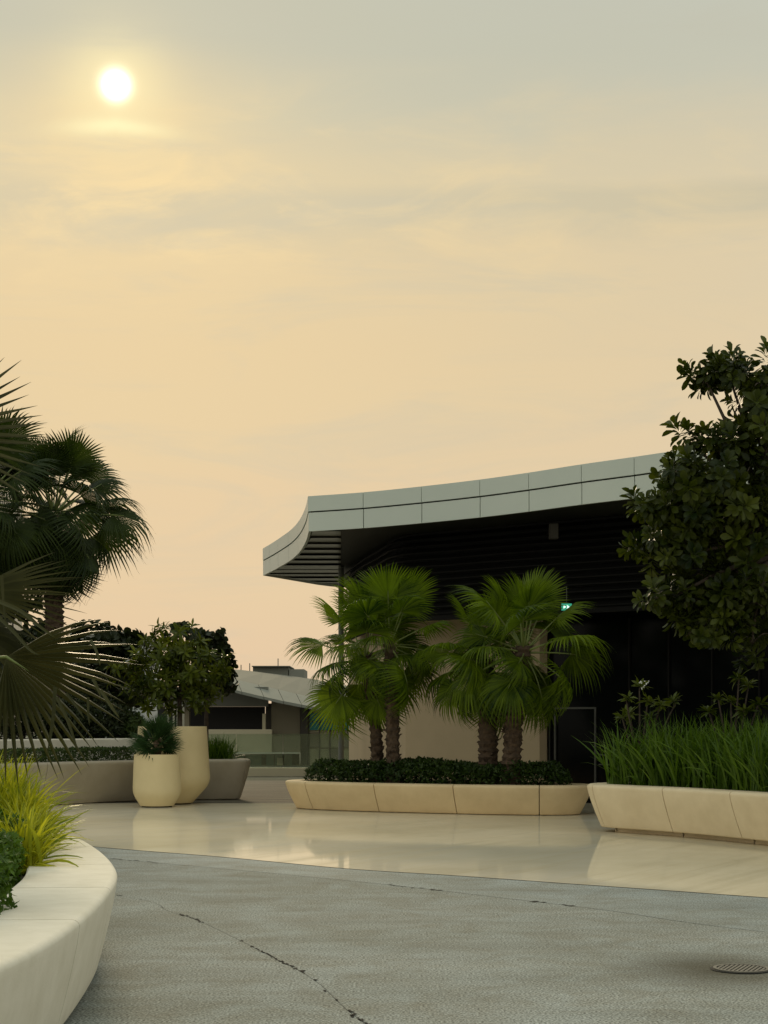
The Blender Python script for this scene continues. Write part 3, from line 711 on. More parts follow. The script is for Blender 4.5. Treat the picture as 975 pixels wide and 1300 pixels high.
# louvred wall under the soffit
lw = [on_plane(x, y, ZB) for x, y in ((436, 726), (452, 712), (478, 696), (505, 682), (575, 675), (650, 668), (720, 662), (789, 656))]
d_ = (lw[-1] - lw[-2]).normalized(); lw += [lw[-1] + d_ * 2.5 + Vector((0, 0)), lw[-1] + d_ * 5.5, lw[-1] + d_ * 9]
lwc = catmull(lw, False, 6); LW = length(lwc)
ZL = 1.55 + 144 / F * 30.2
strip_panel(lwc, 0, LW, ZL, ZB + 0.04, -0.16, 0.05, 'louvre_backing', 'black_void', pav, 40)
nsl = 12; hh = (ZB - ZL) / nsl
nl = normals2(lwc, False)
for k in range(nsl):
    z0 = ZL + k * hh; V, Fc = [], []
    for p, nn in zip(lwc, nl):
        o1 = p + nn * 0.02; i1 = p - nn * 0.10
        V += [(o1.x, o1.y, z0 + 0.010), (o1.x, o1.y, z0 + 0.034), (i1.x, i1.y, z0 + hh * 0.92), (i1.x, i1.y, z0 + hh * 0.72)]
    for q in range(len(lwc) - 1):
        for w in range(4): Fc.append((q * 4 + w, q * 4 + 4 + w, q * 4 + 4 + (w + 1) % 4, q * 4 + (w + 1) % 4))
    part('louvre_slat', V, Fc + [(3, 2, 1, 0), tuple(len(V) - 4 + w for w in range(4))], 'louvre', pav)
strip_panel(lwc, 0, LW, ZL - 0.10, ZL - 0.004, -0.02, 0.14, 'lintel', 'louvre', pav, 40)
# beige wall pieces below, butted
def wallpiece(name, p, q, z0, z1, th, mat):
    d = (q - p).normalized(); nn = Vector((d.y, -d.x)) * th
    pts_ = [p, q, q - nn, p - nn]
    return part(name, [(t.x, t.y, z0) for t in pts_] + [(t.x, t.y, z1) for t in pts_], BOXF, mat, pav)
bw = [Vector(((443 - CX) / F * 42.5, 42.5)), Vector(((515 - CX) / F * 34.4, 34.4)), Vector(((600 - CX) / F * 33.3, 33.3)), Vector(((685 - CX) / F * 32.2, 32.2))]
wallpiece('wall_panel', bw[0], bw[1] - (bw[1] - bw[0]).normalized() * 0.004, 0.005, ZB + 0.045, 0.25, 'beige_wall')
dd = (bw[3] - bw[1]).normalized(); Lw = (bw[3] - bw[1]).length
wallpiece('wall_panel', bw[1] + dd * 0.004, bw[3], 0.005, ZB + 0.045, 0.25, 'beige_wall')
# recessed dark glazing to the right with mullions and door
g0 = bw[3] + Vector((0.10, 0.25)); g1 = Vector((11.5, 26.2)); gd = (g1 - g0).normalized(); gn = Vector((gd.y, -gd.x)); GL = (g1 - g0).length
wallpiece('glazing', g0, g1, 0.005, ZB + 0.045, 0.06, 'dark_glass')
def on_glaze(x):          # distance along the glazing seen at photo column x
    k = (x - CX) / F; return (g0.y * k - g0.x) / (gd.x - gd.y * k)
def mull(s, z0, z1, w=0.03, name='mullion', parent=None, mat='frame_metal', off=0.05):
    p = g0 + gd * (s - w / 2) + gn * off; q = g0 + gd * (s + w / 2) + gn * off
    pts_ = [p, q, q - gn * (off - 0.004), p - gn * (off - 0.004)]
    return part(name, [(t.x, t.y, z0) for t in pts_] + [(t.x, t.y, z1) for t in pts_], BOXF, mat, parent or pav)
def rail(s0, s1, z0, z1, name='transom', parent=None, mat='frame_metal', off=0.05):
    p = g0 + gd * s0 + gn * off; q = g0 + gd * s1 + gn * off
    pts_ = [p, q, q - gn * (off - 0.004), p - gn * (off - 0.004)]
    return part(name, [(t.x, t.y, z0) for t in pts_] + [(t.x, t.y, z1) for t in pts_], BOXF, mat, parent or pav)
s_a, s_b = on_glaze(706), on_glaze(757)
zd = 1.55 + 18 / F * 30.6
mull(s_a, 0.006, zd, 0.035, 'door_frame'); mull(s_b, 0.006, zd, 0.035, 'door_frame'); rail(s_a + 0.02, s_b - 0.02, zd - 0.035, zd, 'door_head')
mull(on_glaze(699), 0.006, zd + 0.0, 0.02)
for zz in (0.55, 0.75): rail(on_glaze(690), on_glaze(697), zz, zz + 0.02, 'push_bar', off=0.06)
for zz in (0.72, 0.90): rail(s_b + 0.08, s_b + 1.0, zz, zz + 0.022, 'push_bar', off=0.06)
for x in (800, 850, 905, 965): mull(on_glaze(x), 0.006, ZL - 0.12, 0.03, mat='louvre')
# slender column carrying the canopy
cp = W(433, 940, 40.0)
v, f = tube([(cp.x, cp.y, 0.004), (cp.x, cp.y, ZB + 0.04)], 0.065, 16); part('column', v, f, 'column_metal', pav)

# exit sign and wall box: fixed to the lintel / soffit, things of their own
ex = W(719.5, 770.5, 29.3)
sg = empty('exit_sign', ex, 'small lit green exit sign with white arrows under the louvres', 'sign')
box('sign_box', ex.x - 0.088, ex.x + 0.088, ex.y, ex.y + 0.05, ex.z - 0.058, ex.z + 0.058, 'sign_green', sg)
for dx in (-0.040, 0.022):
    q = [(ex.x + dx - 0.024, ex.y - 0.004, ex.z + 0.036), (ex.x + dx + 0.030, ex.y - 0.004, ex.z), (ex.x + dx - 0.024, ex.y - 0.004, ex.z - 0.036), (ex.x + dx - 0.012, ex.y - 0.004, ex.z)]
    part('arrow', q, [(0, 3, 2, 1)], 'sign_white', sg)
v, f = tube([(ex.x, ex.y + 0.025, ex.z + 0.055), (ex.x, ex.y + 0.025, ZL + 0.30), (ex.x, ex.y + 0.9, ZL + 0.32)], 0.008, 6); part('bracket', v, f, 'frame_metal', sg)
wb = W(703.5, 674, 29.6)
sb = empty('wall_box', (wb.x, wb.y, wb.z), 'small grey brown box mounted high on the louvred wall', 'box')
box('case', wb.x - 0.075, wb.x + 0.075, wb.y, wb.y + 0.20, wb.z - 0.13, wb.z + 0.13, 'far_wall_dark', sb)
box('grille', wb.x - 0.06, wb.x + 0.06, wb.y - 0.012, wb.y - 0.001, wb.z - 0.11, wb.z + 0.11, 'far_wall_dark', sb)
box('mounting_arm', wb.x - 0.03, wb.x + 0.03, wb.y + 0.20, wb.y + 1.15, wb.z + 0.02, wb.z + 0.07, 'louvre', sb)

# ------------------------------------------------------------------ glass balustrade on its kerb
YB = 47.0
bal = empty('glass_balustrade', (-3.0, YB, 0), 'clear glass balustrade on a low tan kerb at the terrace edge', 'balustrade')
box('kerb', -12, 3.0, YB, YB + 0.30, 0.004, 0.24, 'far_cream', bal)
x = -11.9
while x < 2.6:
    box('glass_pane', x, x + 1.28, YB + 0.13, YB + 0.15, 0.241, 1.17, 'balustrade_glass', bal); x += 1.3
box('handrail', -11.9, 2.7, YB + 0.125, YB + 0.155, 1.171, 1.185, 'balustrade_glass', bal)

# ------------------------------------------------------------------ far building with the curved metal roof
Yf = 60.0
fb = empty('roofed_building', (W(340, 915, Yf).x, Yf + 4, 0), 'far building with curved grey metal roof and teal windows beyond the balustrade', 'building')
pbox('wall_band', 200, 872, 340, 897, Yf + 0.3, 0.4, 'far_band', fb)
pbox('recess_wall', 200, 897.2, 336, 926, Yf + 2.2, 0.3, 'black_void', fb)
pbox('parapet', 200, 926.2, 345, 955, Yf, 0.3, 'far_cream', fb)
pbox('slab_edge', 200, 955.2, 379, 957, Yf - 0.05, 0.5, 'white_metal', fb)
pbox('pier_and_gap', 344.5, 886, 381, 934, Yf + 0.5, 1.5, 'far_wall', fb)
pbox('pier_and_gap', 345.2, 934.2, 381, 955, Yf + 0.1, 1.5, 'far_wall', fb)
pbox('column', 333, 906, 337, 926, Yf + 0.2, 0.25, 'far_cream', fb)
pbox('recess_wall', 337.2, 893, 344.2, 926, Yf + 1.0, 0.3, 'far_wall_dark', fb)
pbox('pier_and_gap', 381.3, 893, 391, 990, Yf + 0.4, 1.2, 'far_wall_dark', fb)  # dark gap beside the bay, its shade painted as a solid block
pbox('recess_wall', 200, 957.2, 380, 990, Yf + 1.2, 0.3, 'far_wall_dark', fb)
for i, x0 in enumerate((290, 312, 338, 349, 361)):
    pbox('window', x0, 958, x0 + (20 if x0 < 335 else 10), 990, Yf + 1.0, 0.12, 'far_glass', fb)
pbox('wall_panel', 230, 892, 240, 926, Yf + 0.8, 0.4, 'far_wall', fb)
pbox('door_leaf', 351.5, 962, 359, 990, Yf + 0.8, 0.1, 'far_cream', fb)
# glazed bay at the right
pbox('bay_wall', 391.5, 898, 452, 990, Yf + 0.6, 1.0, 'far_cream', fb)
for r_ in range(2):
    for k in range(4):
        pbox('window', 393 + k * 13.3, 905.3 + r_ * 11.3, 405.2 + k * 13.3, 915.6 + r_ * 11.3, Yf + 0.5, 0.08, 'teal_glass', fb)
for r_, (y0, y1) in enumerate(((930, 949), (951, 990))):
    for k in range(4):
        pbox('window', 393 + k * 13.3, y0, 405.2 + k * 13.3, y1, Yf + 0.5, 0.08, 'pale_pane' if (k + r_) % 3 else 'far_wall', fb)
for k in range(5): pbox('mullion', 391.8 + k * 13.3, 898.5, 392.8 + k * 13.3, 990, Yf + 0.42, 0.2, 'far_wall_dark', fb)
# roof: lower strip of separate panels, upper sheet
low = [Vector((x, y)) for x, y in ((196, 838), (240, 856), (279, 870), (307, 878), (335, 884.5), (360, 890), (383, 894.5), (403, 898), (424, 901), (446, 903))]
mid = [Vector((x, y)) for x, y in ((196, 832), (240, 846), (279, 857), (307, 863.5), (335, 870), (360, 876), (383, 881.5), (403, 886), (424, 890.5), (446, 895))]
top = [Vector((x, y)) for x, y in ((196, 836), (240, 843), (279, 848), (307, 850.5), (335, 854), (360, 857), (383, 860), (403, 863), (424, 867), (446, 872))]
for i in range(len(low) - 1):
    A, B_ = W(low[i].x + 0.3, low[i].y, Yf - 1.2), W(low[i + 1].x - 0.3, low[i + 1].y, Yf - 1.2)
    C_, D_ = W(mid[i + 1].x - 7.3, mid[i + 1].y - 0.8, Yf + 1.0), W(mid[i].x - 6.7, mid[i].y - 0.8, Yf + 1.0)
    dn = Vector((0, 0, -0.10))
    part('roof_panel', [A + dn, B_ + dn, C_ + dn, D_ + dn, A, B_, C_, D_], BOXF, 'far_roof', fb)
V = [W(p.x - 7, p.y - 0.8, Yf + 1.05) for p in mid] + [W(p.x, p.y, Yf + 8) for p in top]
V += [v - Vector((0, 0, 0.3)) for v in V]
n = len(mid)
Fc = [(i, i + 1, n + i + 1, n + i) for i in range(n - 1)] + [(2 * n + n + i, 2 * n + n + i + 1, 2 * n + i + 1, 2 * n + i) for i in range(n - 1)]
rf_ = part('roof', V, Fc, 'far_roof_dark', fb)
pbox('roof_plant_box', 321, 846.5, 366, 860, Yf + 9, 3, 'far_roof_dark', fb)
pbox('roof_plant_box', 367, 849.5, 386, 864, Yf + 9, 3, 'far_roof', fb)
pbox('roof_plant_rim', 319.5, 845.2, 368, 846.3, Yf + 8.8, 3.4, 'far_band', fb)
for x, y0, y1 in ((306, 844, 853), (353, 836, 846), (317, 842, 855)):
    p = W(x, y0, Yf + 9); q = W(x, y1 + 4, Yf + 9); v, f = tube([q, p], 0.02, 5); part('antenna', v, f, 'far_band', fb)

# white grab rails beyond the pots
hr = empty('grab_rails', W(224, 915, 42) - Vector((0, 0, 1.55)), 'pair of white hooped metal grab rails behind the tall pot', 'railing')
for xa, xb in ((213.5, 220.5), (225.5, 233)):
    A, B_ = W(xa, 896, 42), W(xb, 896, 42)
    pts_ = [(A.x, 42, 0.004), (A.x, 42, A.z - 0.1), (A.x + 0.03, 42, A.z - 0.02), (A.x + 0.08, 42, A.z), (B_.x - 0.03, 42, A.z), (B_.x, 42, A.z - 0.05), (B_.x, 42, 0.004)]
    v, f = tube(pts_, 0.022, 8); part('rail', v, f, 'white_metal', hr)

# pale blocks and tower far behind the left trees
pb = empty('pale_block', W(150, 915, 85) - Vector((0, 0, 1.55)), 'pale blue grey flat roofed block behind the left trees', 'building')
pbox('wall', 90, 806, 176, 946, 85, 8, 'pale_building', pb)
pbox('parapet', 88, 802, 166, 805.8, 84.8, 8.2, 'white_metal', pb)
pbox('parapet', 160, 810, 186, 813, 84.7, 8.2, 'white_metal', pb)
pbox('wall', 162, 813.2, 184, 946, 84.8, 6, 'pale_building', pb)
tw = empty('tower_block', W(-20, 915, 260) - Vector((0, 0, 1.55)), 'tall brown tower block paled to stand in for haze behind the left palms', 'building')
pbox('wall', -60, 544, 7, 930, 260, 12, 'tower_wall_hazed', tw)
pbox('parapet', -60, 540, 8, 543.8, 259.5, 13, 'tower_wall_hazed', tw)
for k in range(26):
    y0 = 550 + k * 14
    for x0 in (-30, -17, -4):
        pbox('window', x0, y0, x0 + 9, y0 + 8, 259.8, 0.15, 'tower_glass_hazed', tw)

# ------------------------------------------------------------------ plants: palms
def fan_blade(nseg, spread, Rb, fuse, arch, fold, tipdroop, rnd, pleat=0.25, thread=0.0, lenvar=0.06, wid=1.0):
    """costapalmate fan leaf: hub at origin, axis +Y, face +Z"""
    V, Fc = [], []
    da = 2 * spread / nseg
    st = [0.02, 0.14, 0.32, fuse, (fuse + 1) * 0.5 - 0.02, 0.90, 1.0]
    prevR = None
    for i in range(nseg):
        a = -spread + da * (i + 0.5)
        L = Rb * (0.70 + 0.30 * math.cos(a * 0.62)) * (1 + rnd.uniform(-lenvar, lenvar))
        td = tipdroop * rnd.uniform(0.55, 1.45); sw = rnd.uniform(-0.05, 0.05)
        base = len(V)
        for j, s in enumerate(st):
            r = L * s
            if s <= fuse: hw = r * math.tan(da / 2) * 1.0
            else: hw = L * fuse * math.tan(da / 2) * wid * max(0.03, (1 - ((s - fuse) / (1 - fuse)) ** 1.35)) * 1.08
            aa = a + sw * max(0, s - fuse)
            dx, dy = math.sin(aa), math.cos(aa); px, py = math.cos(aa), -math.sin(aa)
            zc = hw * pleat * (1 if s > 0.03 else 0)
            out = max(0.0, (s - fuse * 0.85) / (1 - fuse * 0.85))
            z = -fold * abs(math.sin(a)) * r * 0.5 - arch * r * r / Rb * (0.5 + 0.5 * math.cos(a)) - td * L * out ** 1.8
            shrink = 1 - 0.30 * td * out ** 2
            cx, cy = dx * r * shrink, dy * r * shrink
            V += [(cx - px * hw, cy - py * hw, z - zc), (cx, cy, z + zc), (cx + px * hw, cy + py * hw, z - zc)]
        for j in range(len(st) - 1):
            q = base + j * 3
            Fc += [(q, q + 1, q + 4, q + 3), (q + 1, q + 2, q + 5, q + 4)]
        if thread and rnd.random() < thread:
            x0, y0, z0 = V[base + 3 * (len(st) - 1) + 1]; l2 = rnd.uniform(0.06, 0.16) * Rb; t = 0.0022
            n0 = len(V); V += [(x0 - t, y0, z0), (x0 + t, y0, z0), (x0 + dx * l2 * 0.5, y0 + dy * l2 * 0.5, z0 - l2 * 0.8)]; Fc.append((n0, n0 + 1, n0 + 2))
    return V, Fc
def make_leafset(prefix, mat, Rb, nseg, petl, variants, pr=0.012, thread=0.0, wid=1.0):
    """list of (blade mesh, petiole mesh, nominal droop) with the leaf base at the origin, petiole along +Y"""
    out = []
    for i, (arch, fold, td, pdroop, seed, fuse, spread) in enumerate(variants):
        rnd = random.Random(seed)
        V, Fc = fan_blade(nseg, R(spread), Rb, fuse, arch, fold, td, rnd, 0.28, thread, wid=wid)
        # petiole curve, then blade frame at its end
        pts_ = []
        for k in range(7):
            s = k / 6; pts_.append(Vector((0, petl * s * (1 - 0.12 * pdroop * s * s), -petl * pdroop * 0.45 * s ** 2.2)))
        t = (pts_[-1] - pts_[-2]).normalized(); ang_ = math.atan2(t.z, t.y) * 1.15
        M = Matrix.Translation(pts_[-1]) @ Matrix.Rotation(ang_, 4, 'X')
        bm_ = mesh_of([M @ Vector(v) for v in V], Fc, False, prefix + '_blade'); bm_.materials.append(MATS[mat])
        pv, pf = tube(pts_ + [pts_[-1] + t * Rb * 0.25], [pr * 1.7, pr * 1.4, pr * 1.2, pr, pr, pr * 0.9, pr * 0.8, pr * 0.3], 6)
        pm_ = mesh_of(pv, pf, True, prefix + '_petiole'); pm_.materials.append(MATS['petiole'])
        out.append((bm_, pm_))
    return out
def trunk_mesh(h, r0, r1, rnd, lean=(0, 0), boots=True, rough=0.18):
    rows = max(8, int(h / 0.055)); n = 14; V, Fc = [], []
    for i in range(rows + 1):
        t = i / rows; z = h * t; r = r0 + (r1 - r0) * t + r0 * 0.35 * max(0, 1 - t * 8)
        for k in range(n):
            w = 2 * math.pi * (k + 0.5 * (i % 2)) / n; rr = r * (1 + rough * (0.7 if i % 2 else -0.4) + rnd.uniform(-rough, rough) * 0.5)
            V.append((lean[0] * t * t + rr * math.cos(w), lean[1] * t * t + rr * math.sin(w), z))
    for i in range(rows):
        for k in range(n): Fc.append((i * n + k, i * n + (k + 1) % n, (i + 1) * n + (k + 1) % n, (i + 1) * n + k))
    Fc.append(tuple(range(rows * n, rows * n + n)))
    if boots:
        for _ in range(int(h * 42)):
            t = rnd.random() ** 0.8; a = rnd.uniform(0, 6.283); r = (r0 + (r1 - r0) * t) * 0.95; z = h * t
            c = Vector((lean[0] * t * t + r * math.cos(a), lean[1] * t * t + r * math.sin(a), z)); o_ = Vector((math.cos(a), math.sin(a), 0)); s_ = Vector((-o_.y, o_.x, 0))
            w = rnd.uniform(0.025, 0.05); l = rnd.uniform(0.05, 0.11)
            tipp = c + o_ * l * rnd.uniform(0.5, 0.95) + Vector((0, 0, l * rnd.uniform(0.2, 0.9)))
            n0 = len(V); V += [tuple(c - s_ * w), tuple(c + s_ * w), tuple(tipp + s_ * w * 0.4), tuple(tipp - s_ * w * 0.4), tuple(c + Vector((0, 0, 0.05)) + o_ * 0.02)]
            Fc += [(n0, n0 + 1, n0 + 2, n0 + 3), (n0 + 4, n0 + 3, n0 + 2), (n0, n0 + 3, n0 + 4), (n0 + 1, n0 + 4, n0 + 2)]
    return mesh_of(V, Fc)
def palm(name, base, h, r0, r1, leafset, nl, label, group, seed, lean=(0, 0), scale=1.0, e0=82, e1=-42, az0=0.0, azs=None, trunkmat='trunk', cat='palm tree', shape=0.9):
    rnd = random.Random(seed)
    root = empty(name, base, label, cat, group)
    me = trunk_mesh(h, r0, r1, rnd, lean); link('trunk', me, trunkmat, root)
    nv = len(leafset)
    for i in range(nl):
        t = (i + 0.5) / nl
        el = e0 + (e1 - e0) * t ** shape + rnd.uniform(-7, 7)
        az = az0 + i * 2.39996 + rnd.uniform(-0.35, 0.35) if azs is None else azs[i]
        v = min(nv - 1, int(t * nv)); b_, p_ = leafset[v]
        o = link('leaf', b_, None, root)
        zz = h - 0.02 - 0.16 * t * scale
        o.location = (lean[0] + 0.04 * math.cos(az), lean[1] + 0.04 * math.sin(az), zz)
        # local +Y is the petiole: elevate, roll a little, then turn
        M = Matrix.Rotation(az - math.pi / 2, 4, 'Z') @ Matrix.Rotation(R(el), 4, 'X') @ Matrix.Rotation(R(rnd.uniform(-48, 48)), 4, 'Y')
        o.rotation_euler = M.to_euler(); s = scale * rnd.uniform(0.78, 1.14); o.scale = (s, s, s)
        pt = link('petiole', p_, None, o)
    return root

# arch, fold, tip droop, petiole droop, seed, fuse, spread
mid_var = [(0.06, 0.10, 0.14, 0.02, 1, 0.60, 95), (0.10, 0.22, 0.28, 0.08, 2, 0.58, 108), (0.16, 0.28, 0.36, 0.16, 3, 0.56, 112), (0.16, 0.24, 0.42, 0.26, 4, 0.56, 115), (0.14, 0.30, 0.46, 0.30, 5, 0.55, 112)]
mid_set = make_leafset('mid', 'palm_leaf', 0.68, 40, 0.74, mid_var, 0.012, 0.4)
grp = 'fan palms in the oval planter'
zs = 0.44
def base_at(x, Y): return ((x - CX) / F * Y, Y, zs)
palm('fan_palm', base_at(480, 29.5), 2.25, 0.105, 0.10, mid_set, 24, 'slender fan palm in oval planter beside the canopy column, left of its twin', grp, 11, (-0.24, -0.05), 0.95, 86, -58, 0.4)
palm('fan_palm', base_at(499, 29.1), 2.50, 0.115, 0.10, mid_set, 21, 'slender fan palm in oval planter, twin stem nearer the thick stemmed pair', grp, 23, (-0.06, 0.05), 0.90, 86, -58, 1.9)
palm('fan_palm', base_at(620, 28.6), 2.15, 0.165, 0.135, mid_set, 22, 'thick stemmed fan palm in oval planter next to the slender pair', grp, 37, (-0.04, 0.02), 0.92, 84, -55, 3.0)
palm('fan_palm', base_at(649, 28.2), 2.35, 0.155, 0.13, mid_set, 26, 'thick stemmed fan palm in oval planter nearest the glass door', grp, 41, (0.20, -0.10), 1.04, 86, -52, 4.2)

# tall palms behind the hedge planter
tall_var = [(0.08, 0.15, 0.20, 0.04, 21, 0.58, 100), (0.14, 0.22, 0.34, 0.12, 22, 0.56, 110), (0.18, 0.28, 0.44, 0.22, 23, 0.55, 114), (0.20, 0.32, 0.52, 0.30, 24, 0.54, 114), (0.20, 0.40, 0.58, 0.32, 25, 0.54, 110)]
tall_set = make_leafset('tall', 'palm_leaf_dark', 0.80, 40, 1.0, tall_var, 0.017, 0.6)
def palm_at(px, py, Y, zb, **k):
    p = W(px, py, Y); return (p.x, p.y, zb), p.z - zb
bs, hh_ = palm_at(70, 650, 34.0, 1.13)
palm('tall_fan_palm', bs, hh_, 0.21, 0.16, tall_set, 56, 'tall dark fan palm with broad trunk rising behind the clipped hedge', 'tall palms behind the hedge', 51, (-0.05, 0), 1.06, 84, -66, 0.2, shape=0.8)
bs, hh_ = palm_at(-25, 628, 33.0, 1.13)
palm('tall_fan_palm', bs, hh_, 0.20, 0.16, tall_set, 40, 'tall dark fan palm whose crown overlaps its broad trunked neighbour', 'tall palms behind the hedge', 63, (0.05, 0), 1.05, 82, -60, 1.2, shape=0.8)

# small palm in the short pot
pot_var = [(0.03, 0.05, 0.04, 0.02, 31, 0.42, 62), (0.05, 0.10, 0.06, 0.04, 32, 0.42, 80), (0.06, 0.12, 0.08, 0.06, 33, 0.42, 85)]
pot_set = make_leafset('pot', 'pot_palm_leaf', 0.40, 18, 0.13, pot_var, 0.004)
palm('potted_palm', (sp.x, sp.y, 0.872), 0.36, 0.085, 0.07, pot_set, 34, 'small spiky dark green palm growing in the short pot', None, 71, (0, 0), 1.0, 90, -8, 0.0, trunkmat='pot_palm_trunk', cat='palm', shape=0.75)

# near fan palm in the seat planter: leaves placed one by one
near = empty('near_fan_palm', (-3.45, 12.4, 0.52), 'large fan palm with stiff pleated leaves growing in the seat planter', 'palm')
rnd = random.Random(5)
link('trunk', trunk_mesh(1.35, 0.13, 0.11, rnd), 'trunk', near)
nb = world_loc(near); top_n = nb + Vector((0, 0, 1.30))
def near_leaf(hub, axis, normal, Rb, nseg, spread, fuse, arch, fold, td, seed, pleat=0.32, wid=1.0):
    rn = random.Random(seed)
    V, Fc = fan_blade(nseg, R(spread), Rb, fuse, arch, fold, td, rn, pleat, 0, 0.07, wid)
    y = Vector(axis).normalized(); z = Vector(normal); z = (z - y * z.dot(y)).normalized(); x = y.cross(z)
    M = Matrix((x, y, z)).transposed().to_4x4(); M.translation = Vector(hub) - nb
    o = link('leaf', mesh_of([M @ Vector(v) for v in V], Fc), 'fan_leaf_near', near)
    A, C_ = top_n + Vector((rn.uniform(-.05, .05), rn.uniform(-.05, .05), rn.uniform(-0.15, 0.0))), Vector(hub)
    B_ = (A + C_) / 2 + Vector((0, 0, 0.18 * (C_ - A).length)); P_ = []
    for k in range(9):
        t = k / 8; P_.append((A * (1 - t) + B_ * t) * (1 - t) + (B_ * (1 - t) + C_ * t) * t - nb)
    v, f = tube(P_ + [C_ + y * Rb * 0.2 - nb], [0.022, 0.02, 0.018, 0.016, 0.015, 0.014, 0.013, 0.013, 0.012, 0.004], 8)
    link('petiole', mesh_of(v, f, True), 'petiole', o)
px = 12.0
near_leaf(W(8, 834, 12.0), (0.80, -0.05, -0.50), (0.20, -0.92, 0.30), 0.98, 25, 70, 0.42, 0.04, 0.08, 0.22, 1, 0.9, 0.95)
near_leaf(W(-34, 752, 12.4), (0.98, 0.1, 0.05), (-0.06, -0.72, 0.68), 0.80, 18, 46, 0.36, 0.04, 0.10, 0.06, 2, 0.9, 0.9)
near_leaf(W(-96, 550, 12.2), (0.95, 0.05, 0.20), (0.20, -0.85, -0.45), 0.86, 18, 50, 0.50, 0.03, 0.05, 0.03, 3, 0.6, 0.85)
near_leaf(W(-40, 800, 12.6), (0.85, 0.2, -0.25), (0.1, -0.6, 0.8), 0.74, 22, 75, 0.40, 0.12, 0.12, 0.3, 8, 0.9)
near_leaf(W(-60, 850, 12.3), (0.35, -0.15, -0.92), (0.35, -0.90, 0.30), 0.60, 22, 75, 0.42, 0.10, 0.10, 0.20, 4, 0.9)
near_leaf(W(-150, 700, 12.5), (-0.75, 0.2, 0.5), (0.3, -0.6, 0.7), 0.9, 36, 100, 0.5, 0.1, 0.1, 0.1, 5)
near_leaf(W(-120, 640, 13.0), (0.2, 0.6, 0.8), (0.1, -0.8, 0.5), 0.85, 36, 95, 0.5, 0.1, 0.1, 0.1, 6)
near_leaf(W(-200, 820, 11.6), (-0.7, -0.6, -0.2), (-0.1, -0.2, 0.95), 0.85, 36, 100, 0.5, 0.15, 0.1, 0.15, 7)
# a few torn, hanging leaf strips
def strip(pts_, w, name='leaf_strip'):
    P_ = catmull([Vector(p) for p in pts_], False, 6); V, Fc = [], []
    for i, p in enumerate(P_):
        t = i / (len(P_) - 1); d = (P_[min(i + 1, len(P_) - 1)] - P_[max(i - 1, 0)]).normalized()
        s_ = d.cross(Vector((0.2, -1, 0.3))).normalized() * w * (1 - t ** 3) * 0.5; s_ = s_ * (1.0 if s_.length > 0 else 0) 
        up = d.cross(s_).normalized() * w * 0.12
        V += [p - s_ - nb, p + up - nb, p + s_ - nb]
    for i in range(len(P_) - 1): q = i * 3; Fc += [(q, q + 1, q + 4, q + 3), (q + 1, q + 2, q + 5, q + 4)]
    link(name, mesh_of(V, Fc), 'fan_leaf_near', near)
for pl, w in (([W(-20, 756, 11.8), W(25, 775, 11.8), W(50, 795, 11.8), W(72, 811, 11.8)], 0.030),
              ([W(-10, 775, 11.7), W(20, 805, 11.7), W(38, 825, 11.7), W(52, 832, 11.7)], 0.026),
              ([W(115, 812, 11.75), W(122, 826, 11.7), W(126, 838, 11.7), W(127, 846, 11.7)], 0.020),
              ([W(70, 872, 11.6), W(68, 905, 11.6), W(64, 935, 11.6), W(60, 958, 11.6)], 0.026),
              ([W(72, 885, 11.6), W(84, 910, 11.6), W(94, 938, 11.6), W(100, 958, 11.6)], 0.022),
              ([W(84, 880, 11.7), W(98, 898, 11.7), W(108, 914, 11.7)], 0.018),
              ([W(118, 862, 11.7), W(124, 874, 11.7), W(128, 886, 11.7)], 0.022),
              ([W(128, 876, 11.6), W(142, 898, 11.6), W(152, 912, 11.6)], 0.024),
              ([W(112, 885, 11.6), W(112, 905, 11.6), W(114, 922, 11.6)], 0.018),
              ([W(2, 730, 11.9), W(4, 760, 11.9), W(8, 800, 11.9)], 0.022)):
    strip(pl, w)

# ------------------------------------------------------------------ plants: leaf clusters, shrubs, hedges, grasses
def leaf_shape(L, w, kind, rnd, bend):
    """one leaf along +Y with a keel, blade up +Z"""
    st = {'obovate': [(0, .06), (.18, .22), (.42, .62), (.68, 1.0), (.88, .78), (1, .12)],
          'lance': [(0, .10), (.2, .62), (.45, 1.0), (.7, .8), (.88, .42), (1, .03)],
          'round': [(0, .15), (.2, .8), (.45, 1.0), (.7, .95), (.9, .6), (1, .1)]}[kind]
    V, Fc = [], []
    for t, ww in st:
        z = -bend * L * t * t; y = L * t * (1 - 0.25 * bend * t)
        hw = w * ww * 0.5
        V += [(-hw, y, z + hw * 0.35), (0, y, z), (hw, y, z + hw * 0.35)]
    for j in range(len(st) - 1):
        q = j * 3; Fc += [(q, q + 1, q + 4, q + 3), (q + 1, q + 2, q + 5, q + 4)]
    return V, Fc
def cluster_mesh(nl, L, w, kind, seed, e0=75, e1=-15, mat='tree_leaf', stem=0.0):
    rnd = random.Random(seed); parts = []
    for i in range(nl):
        t = (i + 0.5) / nl; el = e0 + (e1 - e0) * t + rnd.uniform(-12, 12); az = i * 2.4 + rnd.uniform(-.3, .3)
        V, Fc = leaf_shape(L * rnd.uniform(0.7, 1.1), w * rnd.uniform(0.8, 1.1), kind, rnd, rnd.uniform(0.05, 0.45))
        M = Matrix.Rotation(az, 4, 'Z') @ Matrix.Translation((0, 0.012, stem * (1 - t))) @ Matrix.Rotation(R(el), 4, 'X') @ Matrix.Rotation(R(rnd.uniform(-25, 25)), 4, 'Y')
        parts.append(([M @ Vector(v) for v in V], Fc))
    V, Fc = merge(parts); me = mesh_of(V, Fc, True, 'cluster'); me.materials.append(MATS[mat]); return me
